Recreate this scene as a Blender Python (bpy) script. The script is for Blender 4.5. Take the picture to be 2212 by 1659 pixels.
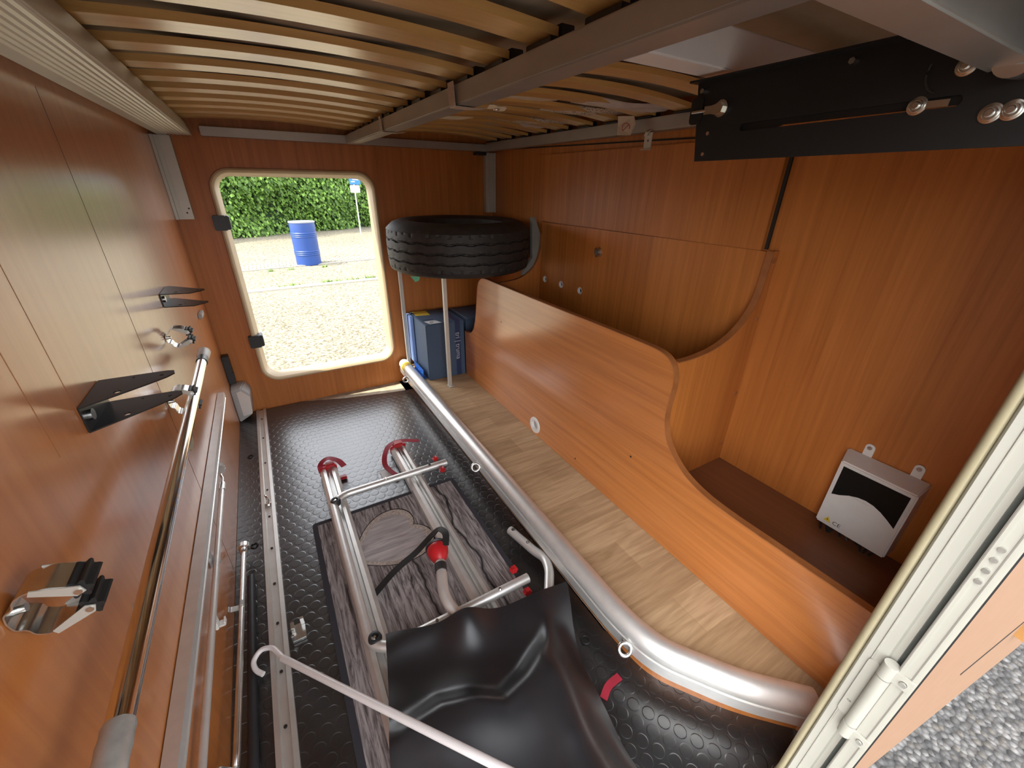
import bpy, bmesh, math, random
from mathutils import Vector, Matrix
random.seed(7)
S = bpy.context.scene
for o in list(bpy.data.objects): bpy.data.objects.remove(o)
C = S.collection
# ------------------------------------------------------------------ camera
cam = bpy.data.cameras.new('camera'); co = bpy.data.objects.new('camera', cam); C.objects.link(co)
R = [[0.86407559,-0.50314849,0.01466216],[-0.21039202,-0.38746948,-0.89755367],[0.45728391,0.77246942,-0.44066135]]
xr, dn, fw = Vector(R[0]), Vector(R[1]), Vector(R[2])
m = Matrix.Identity(4)
for i in range(3):
    m[i][0] = xr[i]; m[i][1] = -dn[i]; m[i][2] = -fw[i]
m[2][3] = 1.0
co.matrix_world = m
cam.sensor_width = 36; cam.lens = 878.6/2212*36; cam.clip_start = .01; cam.clip_end = 200
S.camera = co
# ------------------------------------------------------------------ light
S.view_settings.view_transform = 'Standard'; S.view_settings.look = 'None'
S.view_settings.gamma = 1; S.view_settings.use_curve_mapping = False
S.view_settings.exposure = 1.98
w = bpy.data.worlds.new('world'); S.world = w; w.use_nodes = True
wn = w.node_tree; bg = wn.nodes['Background']
sky = wn.nodes.new('ShaderNodeTexSky'); sky.sky_type = 'NISHITA'; sky.sun_disc = False
sky.sun_elevation = math.radians(58); sky.sun_rotation = math.radians(260); sky.altitude = 300
sky.dust_density = 2.5
hs = wn.nodes.new('ShaderNodeHueSaturation'); hs.inputs['Saturation'].default_value = .15
wn.links.new(sky.outputs[0], hs.inputs['Color']); wn.links.new(hs.outputs[0], bg.inputs[0])
bg.inputs[1].default_value = .31
sun = bpy.data.lights.new('sun', 'SUN'); so = bpy.data.objects.new('sun', sun); C.objects.link(so)
sun.energy = 2.1; sun.angle = math.radians(.6); sun.color = (1, .90, .70)
so.rotation_euler = Vector((.50, -.12, -.85)).to_track_quat('-Z', 'Y').to_euler()
# ------------------------------------------------------------------ materials
def new_mat(name):
    mt = bpy.data.materials.new(name); mt.use_nodes = True
    nt = mt.node_tree; return mt, nt, nt.nodes['Principled BSDF']
def N(nt, t, **k):
    n = nt.nodes.new('ShaderNode'+t)
    for a, b in k.items(): setattr(n, a, b)
    return n
def L(nt, a, b): nt.links.new(a, b)
def mapping(nt, scale, rot=(0,0,0)):
    tc = N(nt, 'TexCoord'); mp = N(nt, 'Mapping')
    mp.inputs['Scale'].default_value = scale; mp.inputs['Rotation'].default_value = rot
    L(nt, tc.outputs['Object'], mp.inputs[0]); return mp.outputs[0]
def ramp(nt, fac, stops):
    r = N(nt, 'ValToRGB'); L(nt, fac, r.inputs[0]); e = r.color_ramp.elements
    while len(e) < len(stops): e.new(.5)
    for i, (p, c) in enumerate(stops): e[i].position = p; e[i].color = (*c, 1)
    return r.outputs[0]
def noise(nt, vec, sc=5, det=4, dist=0, rough=.5):
    n = N(nt, 'TexNoise'); n.inputs['Scale'].default_value = sc; n.inputs['Detail'].default_value = det
    n.inputs['Distortion'].default_value = dist; n.inputs['Roughness'].default_value = rough
    if vec is not None: L(nt, vec, n.inputs['Vector'])
    return n.outputs[0]
def bump(nt, b, h, st=.2, d=.001):
    n = N(nt, 'Bump'); n.inputs['Strength'].default_value = st; n.inputs['Distance'].default_value = d
    L(nt, h, n.inputs['Height']); L(nt, n.outputs[0], b.inputs['Normal'])
def math_(nt, op, a, b=None, c=None):
    n = N(nt, 'Math', operation=op)
    for i, v in enumerate((a, b, c)):
        if v is None: continue
        if isinstance(v, (int, float)): n.inputs[i].default_value = v
        else: L(nt, v, n.inputs[i])
    return n.outputs[0]
def mix(nt, f, a, b, blend='MIX'):
    n = N(nt, 'Mix', data_type='RGBA', blend_type=blend)
    if isinstance(f, (int, float)): n.inputs[0].default_value = f
    else: L(nt, f, n.inputs[0])
    for i, v in ((6, a), (7, b)):
        if isinstance(v, tuple): n.inputs[i].default_value = (*v, 1)
        else: L(nt, v, n.inputs[i])
    return n.outputs[2]
def plain(name, col, rough=.5, metal=0, spec=.5, nz=0, nsc=30, bmp=0, coat=0):
    mt, nt, b = new_mat(name)
    b.inputs['Roughness'].default_value = rough; b.inputs['Metallic'].default_value = metal
    b.inputs['Specular IOR Level'].default_value = spec; b.inputs['Coat Weight'].default_value = coat
    v = mapping(nt, (1,1,1)); n = noise(nt, v, nsc, 5)
    lo = tuple(c*(1-nz) for c in col); hi = tuple(min(1, c*(1+nz)) for c in col)
    L(nt, ramp(nt, n, [(.3, lo), (.7, hi)]), b.inputs['Base Color'])
    if bmp: bump(nt, b, n, bmp, .0006)
    return mt
def wood(name, c1, c2, scale, rough=.36, spec=.5, coat=0, crough=.3, cior=1.6, big=.12):
    mt, nt, b = new_mat(name)
    v = mapping(nt, scale)
    n1 = noise(nt, v, 1.0, 7, .4, .62)
    col = ramp(nt, n1, [(.28, c1), (.5, tuple((a+d)/2 for a, d in zip(c1, c2))), (.72, c2)])
    v2 = mapping(nt, tuple(s*.16 for s in scale)); n2 = noise(nt, v2, 1, 3)
    col = mix(nt, big*2, col, ramp(nt, n2, [(.35, tuple(x*.7 for x in c1)), (.65, c2)]))
    L(nt, col, b.inputs['Base Color'])
    b.inputs['Roughness'].default_value = rough; b.inputs['Specular IOR Level'].default_value = spec
    b.inputs['Coat Weight'].default_value = coat; b.inputs['Coat Roughness'].default_value = crough; b.inputs['Coat IOR'].default_value = cior
    bump(nt, b, n1, .06, .0004)
    return mt
CH1, CH2 = (.38, .118, .021), (.62, .222, .050)
M = {}
M['cherry_v'] = wood('cherry laminate vertical', CH1, CH2, (70, 70, 2.2), .4)
M['cherry_wall'] = wood('cherry laminate worn wall', (.44,.140,.030), (.56,.200,.046), (60, 60, 2.0), .5, .25, 1.0, .20, 2.0)
M['cherry_h'] = wood('cherry laminate horizontal', CH1, CH2, (70, 2.2, 70), .5, .3, 1.0, .20, 1.95)
M['cherry_edge'] = wood('cherry edge band', (.28,.095,.028), (.42,.16,.05), (30, 30, 30), .4)
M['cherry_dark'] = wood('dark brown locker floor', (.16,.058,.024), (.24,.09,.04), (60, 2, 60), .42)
M['slat'] = wood('birch slat', (.58,.31,.085), (.82,.51,.18), (3, 60, 60), .36, .5, .8, .24, 1.9)
M['slat_edge'] = wood('birch slat end', (.45,.22,.06), (.6,.33,.1), (60, 60, 60), .4)
M['edge_orange'] = plain('light orange wood block', (.30,.15,.045), .5, nz=.1)
M['tan'] = plain('peach tan door lining', (.27,.15,.085), .5, nz=.03)
M['alu'] = plain('brushed aluminium', (.66,.645,.61), .40, .75, nz=.06, nsc=20)
M['alu_s'] = plain('satin aluminium tube', (.74,.73,.70), .42, .72, nz=.05, nsc=40)
M['alu_d'] = plain('dull grey aluminium beam', (.40,.37,.34), .38, .55, nz=.08, nsc=8)
M['alu_l'] = plain('pale aluminium profile', (.55,.53,.47), .42, .35, nz=.05, nsc=12)
M['steel'] = plain('shiny steel', (.42,.41,.39), .33, .6, nz=.15, nsc=6)
M['chrome'] = plain('chrome', (.85,.84,.82), .12, 1, nz=.03)
M['zinc'] = plain('zinc plated steel', (.68,.68,.66), .26, 1, nz=.10, nsc=60)
M['blk'] = plain('black painted steel', (.012,.011,.011), .32, 0, .5, nz=.1)
M['blk_m'] = plain('matt black plate', (.010,.009,.009), .5, 0, .35, nz=.1)
M['blkrub'] = plain('black rubber', (.015,.015,.015), .55, 0, .4, nz=.2)
M['black_plastic'] = plain('black plastic', (.02,.02,.022), .4, nz=.1)
M['white'] = plain('white plastic', (.72,.70,.66), .4, nz=.03)
M['white_pole'] = plain('off white painted pole', (.74,.70,.68), .3, nz=.05, nsc=15, spec=.6)
M['grey_pl'] = plain('light grey plastic', (.42,.42,.41), .4, nz=.03)
M['cream'] = plain('cream rubber seal', (.36,.315,.20), .5, nz=.06)
M['trim'] = plain('cream window trim', (.50,.39,.25), .45, nz=.07, nsc=14)
M['frame'] = plain('off white door frame profile', (.33,.32,.275), .42, nz=.05, nsc=9)
M['red'] = plain('red plastic', (.42,.012,.016), .35, nz=.08)
M['redstrap'] = plain('dark red webbing', (.30,.012,.03), .6, nz=.1)
M['yellow'] = plain('yellow tape', (.62,.44,.05), .45, nz=.05)
M['greytape'] = plain('silver duct tape', (.42,.41,.38), .3, .4, nz=.2, nsc=45, bmp=1.0)
M['blue_m'] = plain('bright blue metal', (.02,.14,.55), .35, nz=.05)
M['lblue'] = plain('pale blue board', (.25,.38,.72), .5, nz=.05)
M['strap'] = plain('beige webbing strap', (.42,.33,.26), .7, nz=.12, nsc=200)
M['fabwhite'] = plain('off white fabric', (.68,.58,.44), .9, nz=.06)
M['fabpink'] = plain('pale felt fabric', (.60,.52,.46), .9, nz=.06)
M['greywedge'] = plain('grey foam', (.24,.23,.21), .8, nz=.1, nsc=20)
M['concrete'] = plain('pale plywood floor strip', (.42,.38,.30), .7, nz=.25, nsc=30)
M['gap'] = plain('grey green gap shade', (.09,.10,.09), .6)
M['dark'] = plain('dark gap', (.012,.008,.006), .6)
M['label'] = plain('white paper label', (.62,.62,.60), .6, nz=.1, nsc=120)
M['green'] = plain('green plastic tag', (.02,.30,.10), .4)
M['ink'] = plain('black ink', (.01,.01,.01), .6)
M['warn'] = plain('warning yellow', (.7,.55,.03), .5)
M['text_w'] = plain('pale grey print', (.42,.45,.50), .6)
def mat_smoke():
    mt, nt, b = new_mat('smoked transparent cover')
    b.inputs['Base Color'].default_value = (.012,.014,.013,1); b.inputs['Roughness'].default_value = .12
    return mt
M['smoke'] = mat_smoke()
def mat_clear():
    mt, nt, b = new_mat('clear plastic'); b.inputs['Base Color'].default_value = (.9,.9,.9,1)
    b.inputs['Transmission Weight'].default_value = .9; b.inputs['Roughness'].default_value = .15
    b.inputs['IOR'].default_value = 1.3
    return mt
M['clear'] = mat_clear()
def mat_coin():
    mt, nt, b = new_mat('black coin rubber')
    tc = N(nt, 'TexCoord'); sx = N(nt, 'SeparateXYZ'); L(nt, tc.outputs['Object'], sx.inputs[0])
    def grid(ox, oy, a, bb):
        fx = math_(nt, 'MULTIPLY', math_(nt, 'SUBTRACT', math_(nt, 'FRACT', math_(nt, 'ADD', math_(nt, 'DIVIDE', sx.outputs[0], a), ox)), .5), a)
        fy = math_(nt, 'MULTIPLY', math_(nt, 'SUBTRACT', math_(nt, 'FRACT', math_(nt, 'ADD', math_(nt, 'DIVIDE', sx.outputs[1], bb), oy)), .5), bb)
        return math_(nt, 'SQRT', math_(nt, 'ADD', math_(nt, 'MULTIPLY', fx, fx), math_(nt, 'MULTIPLY', fy, fy)))
    d = math_(nt, 'MINIMUM', grid(0, 0, .032, .0555), grid(.5, .5, .032, .0555))
    mr = N(nt, 'MapRange'); mr.interpolation_type = 'SMOOTHSTEP'
    L(nt, d, mr.inputs[0]); mr.inputs[1].default_value = .0135; mr.inputs[2].default_value = .0112
    dome = math_(nt, 'MULTIPLY', mr.outputs[0], .0012)
    bn = N(nt, 'Bump'); bn.inputs['Strength'].default_value = .34; bn.inputs['Distance'].default_value = 1
    L(nt, dome, bn.inputs['Height'])
    v = mapping(nt, (1,1,1)); n = noise(nt, v, 9, 6, .3)
    b2 = N(nt, 'Bump'); b2.inputs['Strength'].default_value = .25; b2.inputs['Distance'].default_value = .001
    L(nt, noise(nt, v, 400, 3), b2.inputs['Height']); L(nt, bn.outputs[0], b2.inputs['Normal'])
    L(nt, b2.outputs[0], b.inputs['Normal']); L(nt, bn.outputs[0], b.inputs['Coat Normal'])
    L(nt, ramp(nt, n, [(.35, (.007,.008,.009)), (.75, (.015,.017,.018))]), b.inputs['Base Color'])
    L(nt, ramp(nt, n, [(.3, (.34,)*3), (.75, (.46,)*3)]), b.inputs['Roughness'])
    b.inputs['Specular IOR Level'].default_value = .3; b.inputs['Coat Weight'].default_value = .8; b.inputs['Coat Roughness'].default_value = .27; b.inputs['Coat IOR'].default_value = 1.95
    return mt
M['coin'] = mat_coin()
def mat_planks():      # oak look vinyl, short staves running across the step
    mt, nt, b = new_mat('oak stave vinyl')
    tc = N(nt, 'TexCoord'); mp = N(nt, 'Mapping'); L(nt, tc.outputs['Object'], mp.inputs[0])
    mp.inputs['Location'].default_value = (-.03, -.073, 0)
    br = N(nt, 'TexBrick'); L(nt, mp.outputs[0], br.inputs['Vector'])
    br.inputs['Scale'].default_value = 1; br.inputs['Brick Width'].default_value = .40; br.inputs['Row Height'].default_value = .0985
    br.inputs['Mortar Size'].default_value = .0008; br.offset = .37; br.inputs['Bias'].default_value = 0
    br.inputs['Color1'].default_value = (.0,.0,.0,1); br.inputs['Color2'].default_value = (1,1,1,1); br.inputs['Mortar'].default_value = (.2,.2,.2,1)
    g = noise(nt, mapping(nt, (5, 90, 1)), 1, 6, 1.2, .6)
    g2 = noise(nt, mapping(nt, (3, 22, 1)), 1, 3, 2.5)
    c = ramp(nt, g, [(.3, (.42,.28,.15)), (.7, (.66,.48,.29))])
    c = mix(nt, .35, c, ramp(nt, g2, [(.35, (.32,.20,.10)), (.65, (.63,.46,.28))]))
    tint = ramp(nt, br.outputs['Color'], [(0, (.74,.70,.66)), (1, (1.0,1.0,1.0))])
    c = mix(nt, 1.0, c, tint, 'MULTIPLY')
    L(nt, c, b.inputs['Base Color']); b.inputs['Roughness'].default_value = .5
    bump(nt, b, g, .1, .0004)
    return mt
M['oak'] = mat_planks()
def mat_gravel(name, cols, sc, rough=.85, bm=.8, dist=.006):
    mt, nt, b = new_mat(name)
    v = mapping(nt, (1,1,1)); vo = N(nt, 'TexVoronoi'); vo.inputs['Scale'].default_value = sc; L(nt, v, vo.inputs['Vector'])
    sx = N(nt, 'SeparateColor'); L(nt, vo.outputs['Color'], sx.inputs[0])
    c = ramp(nt, sx.outputs[0], [(i/(len(cols)-1), q) for i, q in enumerate(cols)])
    edge = ramp(nt, vo.outputs['Distance'], [(.35, (1,1,1)), (.75, (.35,.35,.35))])
    c = mix(nt, 1, c, edge, 'MULTIPLY')
    n = noise(nt, v, .9, 5)
    c = mix(nt, 1, c, ramp(nt, n, [(.3, (.82,.82,.82)), (.7, (1,1,1))]), 'MULTIPLY')
    L(nt, c, b.inputs['Base Color']); b.inputs['Roughness'].default_value = rough
    inv = math_(nt, 'SUBTRACT', 1, vo.outputs['Distance']); bump(nt, b, inv, bm, dist)
    return mt
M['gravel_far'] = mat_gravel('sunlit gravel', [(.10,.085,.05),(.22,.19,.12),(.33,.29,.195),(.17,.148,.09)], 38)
M['road'] = mat_gravel('pale worn asphalt', [(.19,.168,.115),(.24,.215,.155),(.215,.19,.135)], 22, bm=.3)
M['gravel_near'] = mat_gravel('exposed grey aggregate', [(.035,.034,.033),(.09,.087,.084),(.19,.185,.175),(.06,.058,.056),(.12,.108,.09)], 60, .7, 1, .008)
M['kerb'] = plain('pale concrete kerb', (.26,.25,.21), .9, nz=.1, nsc=20)
def mat_cobble():
    mt, nt, b = new_mat('small cobble setts')
    br = N(nt, 'TexBrick'); L(nt, mapping(nt, (1,1,1)), br.inputs['Vector'])
    br.inputs['Scale'].default_value = 1; br.inputs['Brick Width'].default_value = .14; br.inputs['Row Height'].default_value = .12
    br.inputs['Mortar Size'].default_value = .012
    br.inputs['Color1'].default_value = (.24,.215,.16,1); br.inputs['Color2'].default_value = (.19,.17,.125,1); br.inputs['Mortar'].default_value = (.08,.075,.05,1)
    L(nt, br.outputs[0], b.inputs['Base Color']); b.inputs['Roughness'].default_value = .9
    return mt
M['cobble'] = mat_cobble()
def mat_leaf(name, a, b_):
    mt, nt, b = new_mat(name)
    oi = N(nt, 'NewGeometry')
    c = ramp(nt, oi.outputs['Random Per Island'], [(0, a), (.7, b_), (1, tuple(min(1, x*1.7) for x in b_))])
    L(nt, c, b.inputs['Base Color']); b.inputs['Roughness'].default_value = .55
    tr = N(nt, 'BsdfTranslucent'); L(nt, c, tr.inputs[0]); ms = N(nt, 'MixShader'); ms.inputs[0].default_value = .35
    out = nt.nodes['Material Output']; L(nt, b.outputs[0], ms.inputs[1]); L(nt, tr.outputs[0], ms.inputs[2]); L(nt, ms.outputs[0], out.inputs[0])
    return mt
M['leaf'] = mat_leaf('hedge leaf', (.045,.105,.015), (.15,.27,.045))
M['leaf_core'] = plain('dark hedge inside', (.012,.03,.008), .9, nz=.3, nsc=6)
M['barrel'] = plain('blue drum plastic', (.005,.038,.18), .4, nz=.06, nsc=3)
M['barrel_lid'] = plain('pale drum rim', (.20,.22,.27), .4)
def mat_tyre():
    mt, nt, b = new_mat('tyre rubber')
    v = mapping(nt, (1,1,1)); n = noise(nt, v, 40, 6)
    L(nt, ramp(nt, n, [(.3, (.014,.012,.011)), (.7, (.032,.028,.025))]), b.inputs['Base Color'])
    b.inputs['Roughness'].default_value = .6; bump(nt, b, noise(nt, v, 220, 3), .25, .0006)
    return mt
M['tyre'] = mat_tyre()
def mat_sheet():
    mt, nt, b = new_mat('black vinyl sheet')
    b.inputs['Base Color'].default_value = (.012,.012,.014,1)
    v = mapping(nt, (1,1,1)); n = noise(nt, v, 12, 6)
    L(nt, ramp(nt, n, [(.3, (.30,)*3), (.7, (.42,)*3)]), b.inputs['Roughness'])
    b.inputs['Specular IOR Level'].default_value = .7
    wv = N(nt, 'TexWave'); wv.inputs['Scale'].default_value = 260; L(nt, mapping(nt, (1,1,.2)), wv.inputs['Vector'])
    bump(nt, b, wv.outputs['Fac'], .06, .0004)
    return mt
M['vinyl'] = mat_sheet()
def mat_carton():
    mt, nt, b = new_mat('dark blue cardboard')
    v = mapping(nt, (1,1,1)); n = noise(nt, v, 500, 3, 0, .7)
    L(nt, ramp(nt, n, [(.35, (.022,.045,.085)), (.65, (.075,.125,.20))]), b.inputs['Base Color'])
    b.inputs['Roughness'].default_value = .6
    return mt
M['carton'] = mat_carton()
M['carton_tape'] = plain('navy print band', (.018,.03,.085), .5)
def mat_fabric():
    mt, nt, b = new_mat('beige mattress underside')
    v = mapping(nt, (1,1,1)); n = noise(nt, v, 5, 6, 1.0)
    L(nt, ramp(nt, n, [(.3, (.26,.20,.13)), (.7, (.44,.35,.24))]), b.inputs['Base Color'])
    b.inputs['Roughness'].default_value = .9; b.inputs['Sheen Weight'].default_value = .1
    bump(nt, b, noise(nt, v, 300, 2), .2, .0005)
    return mt
M['mattress'] = mat_fabric()
def mat_mesh():
    mt, nt, b = new_mat('white spacer mesh')
    vo = N(nt, 'TexVoronoi'); vo.inputs['Scale'].default_value = 160; L(nt, mapping(nt, (1,1,1)), vo.inputs['Vector'])
    L(nt, ramp(nt, vo.outputs['Distance'], [(.2, (.16,.12,.08)), (.45, (.62,.54,.42))]), b.inputs['Base Color'])
    b.inputs['Roughness'].default_value = .9
    return mt
M['mesh'] = mat_mesh()
def mat_mat():        # doormat: printed weathered wood grain with a heart
    mt, nt, b = new_mat('printed grey wood doormat')
    v = mapping(nt, (1,1,1))
    sx = N(nt, 'SeparateXYZ'); L(nt, v, sx.inputs[0])
    X, Y = sx.outputs[0], sx.outputs[1]
    wv = N(nt, 'TexNoise'); wv.inputs['Scale'].default_value = 1; wv.inputs['Detail'].default_value = 7; wv.inputs['Distortion'].default_value = 1.6
    wv.inputs['Roughness'].default_value = .68
    L(nt, mapping(nt, (75, 7, 1)), wv.inputs['Vector'])
    g = wv.outputs[0]
    c = ramp(nt, g, [(.32, (.028,.024,.025)), (.45, (.18,.155,.152)), (.60, (.40,.36,.35))])
    # a few dark cracks along the grain
    nx = math_(nt, 'ADD', X, math_(nt, 'MULTIPLY', noise(nt, mapping(nt, (3,6,1)), 1, 3), .09))
    for x0 in (.235, .40, .075):
        dcr = math_(nt, 'ABSOLUTE', math_(nt, 'SUBTRACT', nx, x0))
        c = mix(nt, ramp(nt, dcr, [(.0015, (1,1,1)), (.006, (0,0,0))]), c, (.008,.007,.008))
    # heart: printed pale shape with cord border; (u,v) centred and rotated
    def heart(scale):
        a = math.radians(-71); ca, sa = math.cos(a)/scale, math.sin(a)/scale
        dx = math_(nt, 'SUBTRACT', X, .132); dy = math_(nt, 'SUBTRACT', Y, .968)
        u = math_(nt, 'ADD', math_(nt, 'MULTIPLY', dx, ca), math_(nt, 'MULTIPLY', dy, sa))
        vv = math_(nt, 'SUBTRACT', math_(nt, 'MULTIPLY', dy, ca), math_(nt, 'MULTIPLY', dx, sa))
        # (u^2 + v'^2 - 1)^3 - u^2 v'^3
        u2 = math_(nt, 'MULTIPLY', u, u); v2 = math_(nt, 'MULTIPLY', vv, vv)
        q = math_(nt, 'SUBTRACT', math_(nt, 'ADD', u2, v2), 1)
        q3 = math_(nt, 'MULTIPLY', math_(nt, 'MULTIPLY', q, q), q)
        return math_(nt, 'LESS_THAN', math_(nt, 'SUBTRACT', q3, math_(nt, 'MULTIPLY', u2, math_(nt, 'MULTIPLY', v2, vv))), 0)
    cord = mix(nt, noise(nt, v, 140, 2), (.10,.08,.07), (.75,.64,.56))
    c = mix(nt, heart(.105), c, (.020,.017,.017))
    c = mix(nt, heart(.102), c, cord)
    hw = ramp(nt, noise(nt, mapping(nt, (9, 70, 1)), 1, 6, 1), [(.3, (.28,.255,.25)), (.7, (.52,.48,.47))])
    c = mix(nt, heart(.086), c, hw)
    # plain dark border
    bx = math_(nt, 'ABSOLUTE', math_(nt, 'SUBTRACT', X, .19)); by = math_(nt, 'ABSOLUTE', math_(nt, 'SUBTRACT', Y, .755))
    inb = math_(nt, 'MULTIPLY', math_(nt, 'LESS_THAN', bx, .228), math_(nt, 'LESS_THAN', by, .390))
    c = mix(nt, inb, (.045,.043,.05), c)
    L(nt, c, b.inputs['Base Color']); b.inputs['Roughness'].default_value = .95; b.inputs['Specular IOR Level'].default_value = .15
    bump(nt, b, noise(nt, v, 500, 2), .5, .0015)
    return mt
M['doormat'] = mat_mat()
# ------------------------------------------------------------------ mesh helpers
class MB:
    def __init__(s): s.v, s.f, s.mi, s.m = [], [], [], 0
    def add(s, vs, fs):
        o = len(s.v); s.v += [tuple(v) for v in vs]
        for f in fs: s.f.append(tuple(i+o for i in f)); s.mi.append(s.m)
        return s
    def box(s, lo, hi):
        (a,b,c),(d,e,f) = lo, hi
        return s.add([(a,b,c),(d,b,c),(d,e,c),(a,e,c),(a,b,f),(d,b,f),(d,e,f),(a,e,f)],
                     [(0,3,2,1),(4,5,6,7),(0,1,5,4),(1,2,6,5),(2,3,7,6),(3,0,4,7)])
    def obox(s, c, ax, h):      # oriented box: centre, three axes, half sizes
        c = Vector(c); ax = [Vector(a).normalized()*k for a, k in zip(ax, h)]
        vs = [c+i*ax[0]+j*ax[1]+k*ax[2] for k in (-1,1) for j in (-1,1) for i in (-1,1)]
        return s.add(vs, [(0,2,3,1),(4,5,7,6),(0,1,5,4),(1,3,7,5),(3,2,6,7),(2,0,4,6)])
    def sweep(s, path, prof, up=(0,0,1), closed=False, caps=True, side=None):
        P = [Vector(p) for p in path]; n = len(P); k = len(prof); up = Vector(up); vs = []
        for i, p in enumerate(P):
            a = P[i-1] if (i > 0 or closed) else P[i]; b = P[(i+1) % n] if (i < n-1 or closed) else P[i]
            t = (b-a).normalized(); sd = t.cross(up) if side is None else Vector(side)
            if sd.length < 1e-4: sd = t.cross(Vector((1,0,0)))
            sd.normalize(); u = sd.cross(t)
            mit = 1
            if 0 < i < n-1 or closed:
                c = (P[i]-P[i-1]).normalized().dot((P[(i+1)%n]-P[i]).normalized()); mit = 1/max(.6, math.sqrt(max(.01,(1+c)/2)))
            for (x, y) in prof: vs.append(p+sd*x*mit+u*y)
        fs = []
        for i in range(n if closed else n-1):
            j = (i+1) % n
            for q in range(k): r = (q+1) % k; fs.append((i*k+q, i*k+r, j*k+r, j*k+q))
        if caps and not closed: fs += [tuple(range(k))[::-1], tuple(range((n-1)*k, n*k))]
        return s.add(vs, fs)
    def tube(s, path, r, k=16, r2=None, closed=False):
        return s.sweep(path, [(r*math.cos(2*math.pi*i/k), (r2 or r)*math.sin(2*math.pi*i/k)) for i in range(k)], closed=closed)
    def cyl(s, a, b, r, k=20, r2=None):
        a, b = Vector(a), Vector(b); t = (b-a).normalized(); x = t.orthogonal().normalized(); y = t.cross(x); r2 = r if r2 is None else r2
        vs = [a+(x*math.cos(2*math.pi*i/k)+y*math.sin(2*math.pi*i/k))*r for i in range(k)]+[b+(x*math.cos(2*math.pi*i/k)+y*math.sin(2*math.pi*i/k))*r2 for i in range(k)]
        return s.add(vs, [(i, (i+1)%k, k+(i+1)%k, k+i) for i in range(k)]+[tuple(range(k))[::-1], tuple(range(k, 2*k))])
    def lathe(s, c, ax, prof, k=32):      # prof: (radius, height)
        c = Vector(c); t = Vector(ax).normalized(); x = t.orthogonal().normalized(); y = t.cross(x); vs = []
        for (r, h) in prof:
            for i in range(k): a = 2*math.pi*i/k; vs.append(c+t*h+(x*math.cos(a)+y*math.sin(a))*r)
        fs = [(q*k+i, q*k+(i+1)%k, (q+1)*k+(i+1)%k, (q+1)*k+i) for q in range(len(prof)-1) for i in range(k)]
        return s.add(vs, fs)
    def torus(s, c, ax, R_, r, k=28, q=10):
        return s.lathe(c, ax, [(R_+r*math.cos(2*math.pi*i/q), r*math.sin(2*math.pi*i/q)) for i in range(q+1)], k)
    def plate(s, outer, holes, fn, t):    # 2D outline with holes -> solid through fn(u,v,w)
        bm = bmesh.new()
        for loop in [outer]+holes:
            vv = [bm.verts.new((u, v, 0)) for u, v in loop]
            for i in range(len(vv)): bm.edges.new((vv[i], vv[(i+1)%len(vv)]))
        bmesh.ops.triangle_fill(bm, use_beauty=True, use_dissolve=False, edges=bm.edges[:])
        bm.verts.index_update(); n = len(bm.verts)
        V = [v.co.copy() for v in bm.verts]; F = [[v.index for v in f.verts] for f in bm.faces]; bm.free()
        vs = [fn(v.x, v.y, 0) for v in V]+[fn(v.x, v.y, t) for v in V]
        fs = [tuple(f) for f in F]+[tuple(i+n for i in f[::-1]) for f in F]
        o = 0
        for loop in [outer]+holes:
            k = len(loop); fs += [(o+i, o+(i+1)%k, n+o+(i+1)%k, n+o+i) for i in range(k)]; o += k
        return s.add(vs, fs)
WL = {}
def wl(p): return WL.get(p.name, Vector((0,0,0))) if p else Vector((0,0,0))
def build(name, mb, mt, parent=None, smooth=35, bevel=0, label=None, kind=None):
    o_ = wl(parent)
    me = bpy.data.meshes.new(name); me.from_pydata([Vector(v)-o_ for v in mb.v], [], mb.f)
    for q in (mt if isinstance(mt, list) else [mt]): me.materials.append(q)
    if isinstance(mt, list):
        for p, i in zip(me.polygons, mb.mi): p.material_index = i
    bm = bmesh.new(); bm.from_mesh(me); bmesh.ops.recalc_face_normals(bm, faces=bm.faces)
    if bevel: bmesh.ops.bevel(bm, geom=[e for e in bm.edges if len(e.link_faces)==2 and e.calc_face_angle(0) > .6], offset=bevel, segments=2, affect='EDGES', clamp_overlap=True)
    bm.to_mesh(me); bm.free()
    if smooth: me.shade_smooth(); me.set_sharp_from_angle(angle=math.radians(smooth))
    o = bpy.data.objects.new(name, me); C.objects.link(o)
    if parent: o.parent = parent; WL[o.name] = o_
    if label: o['label'] = label
    if kind: o['kind'] = kind
    return o
def tag(o, label, cat, group=None, kind=None):
    o['label'] = label; o['category'] = cat
    if group: o['group'] = group
    if kind: o['kind'] = kind
    return o
def thing(name, label, cat, loc, group=None):
    o = bpy.data.objects.new(name, None); C.objects.link(o); o.empty_display_size = .05
    o.location = loc; WL[o.name] = Vector(loc); return tag(o, label, cat, group)
def struct(name, mb, mt, **k): return build(name, mb, mt, kind='structure', **k)
def circ(u, v, r, n=24): return [(u+r*math.cos(2*math.pi*i/n), v+r*math.sin(2*math.pi*i/n)) for i in range(n)]
def rrect(cu, cv, hw, hh, r, n=8):
    out = []
    for k, (sx, sy) in enumerate(((1,1),(-1,1),(-1,-1),(1,-1))):
        for i in range(n+1):
            a = math.pi/2*(k+i/n); out.append((cu+sx*(hw-r)+r*math.cos(a), cv+sy*(hh-r)+r*math.sin(a)))
    return out
def rounded(pts, r, n=6):       # round the inner corners of a polyline
    P = [Vector(p) for p in pts]; out = [P[0]]
    for i in range(1, len(P)-1):
        a, b, c = P[i-1], P[i], P[i+1]; d = min(r, (a-b).length*.45, (c-b).length*.45)
        p, q = b+(a-b).normalized()*d, b+(c-b).normalized()*d
        for k in range(n+1): t = k/n; out.append(p*(1-t)**2+b*2*t*(1-t)+q*t*t)
    return out+[P[-1]]
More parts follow.
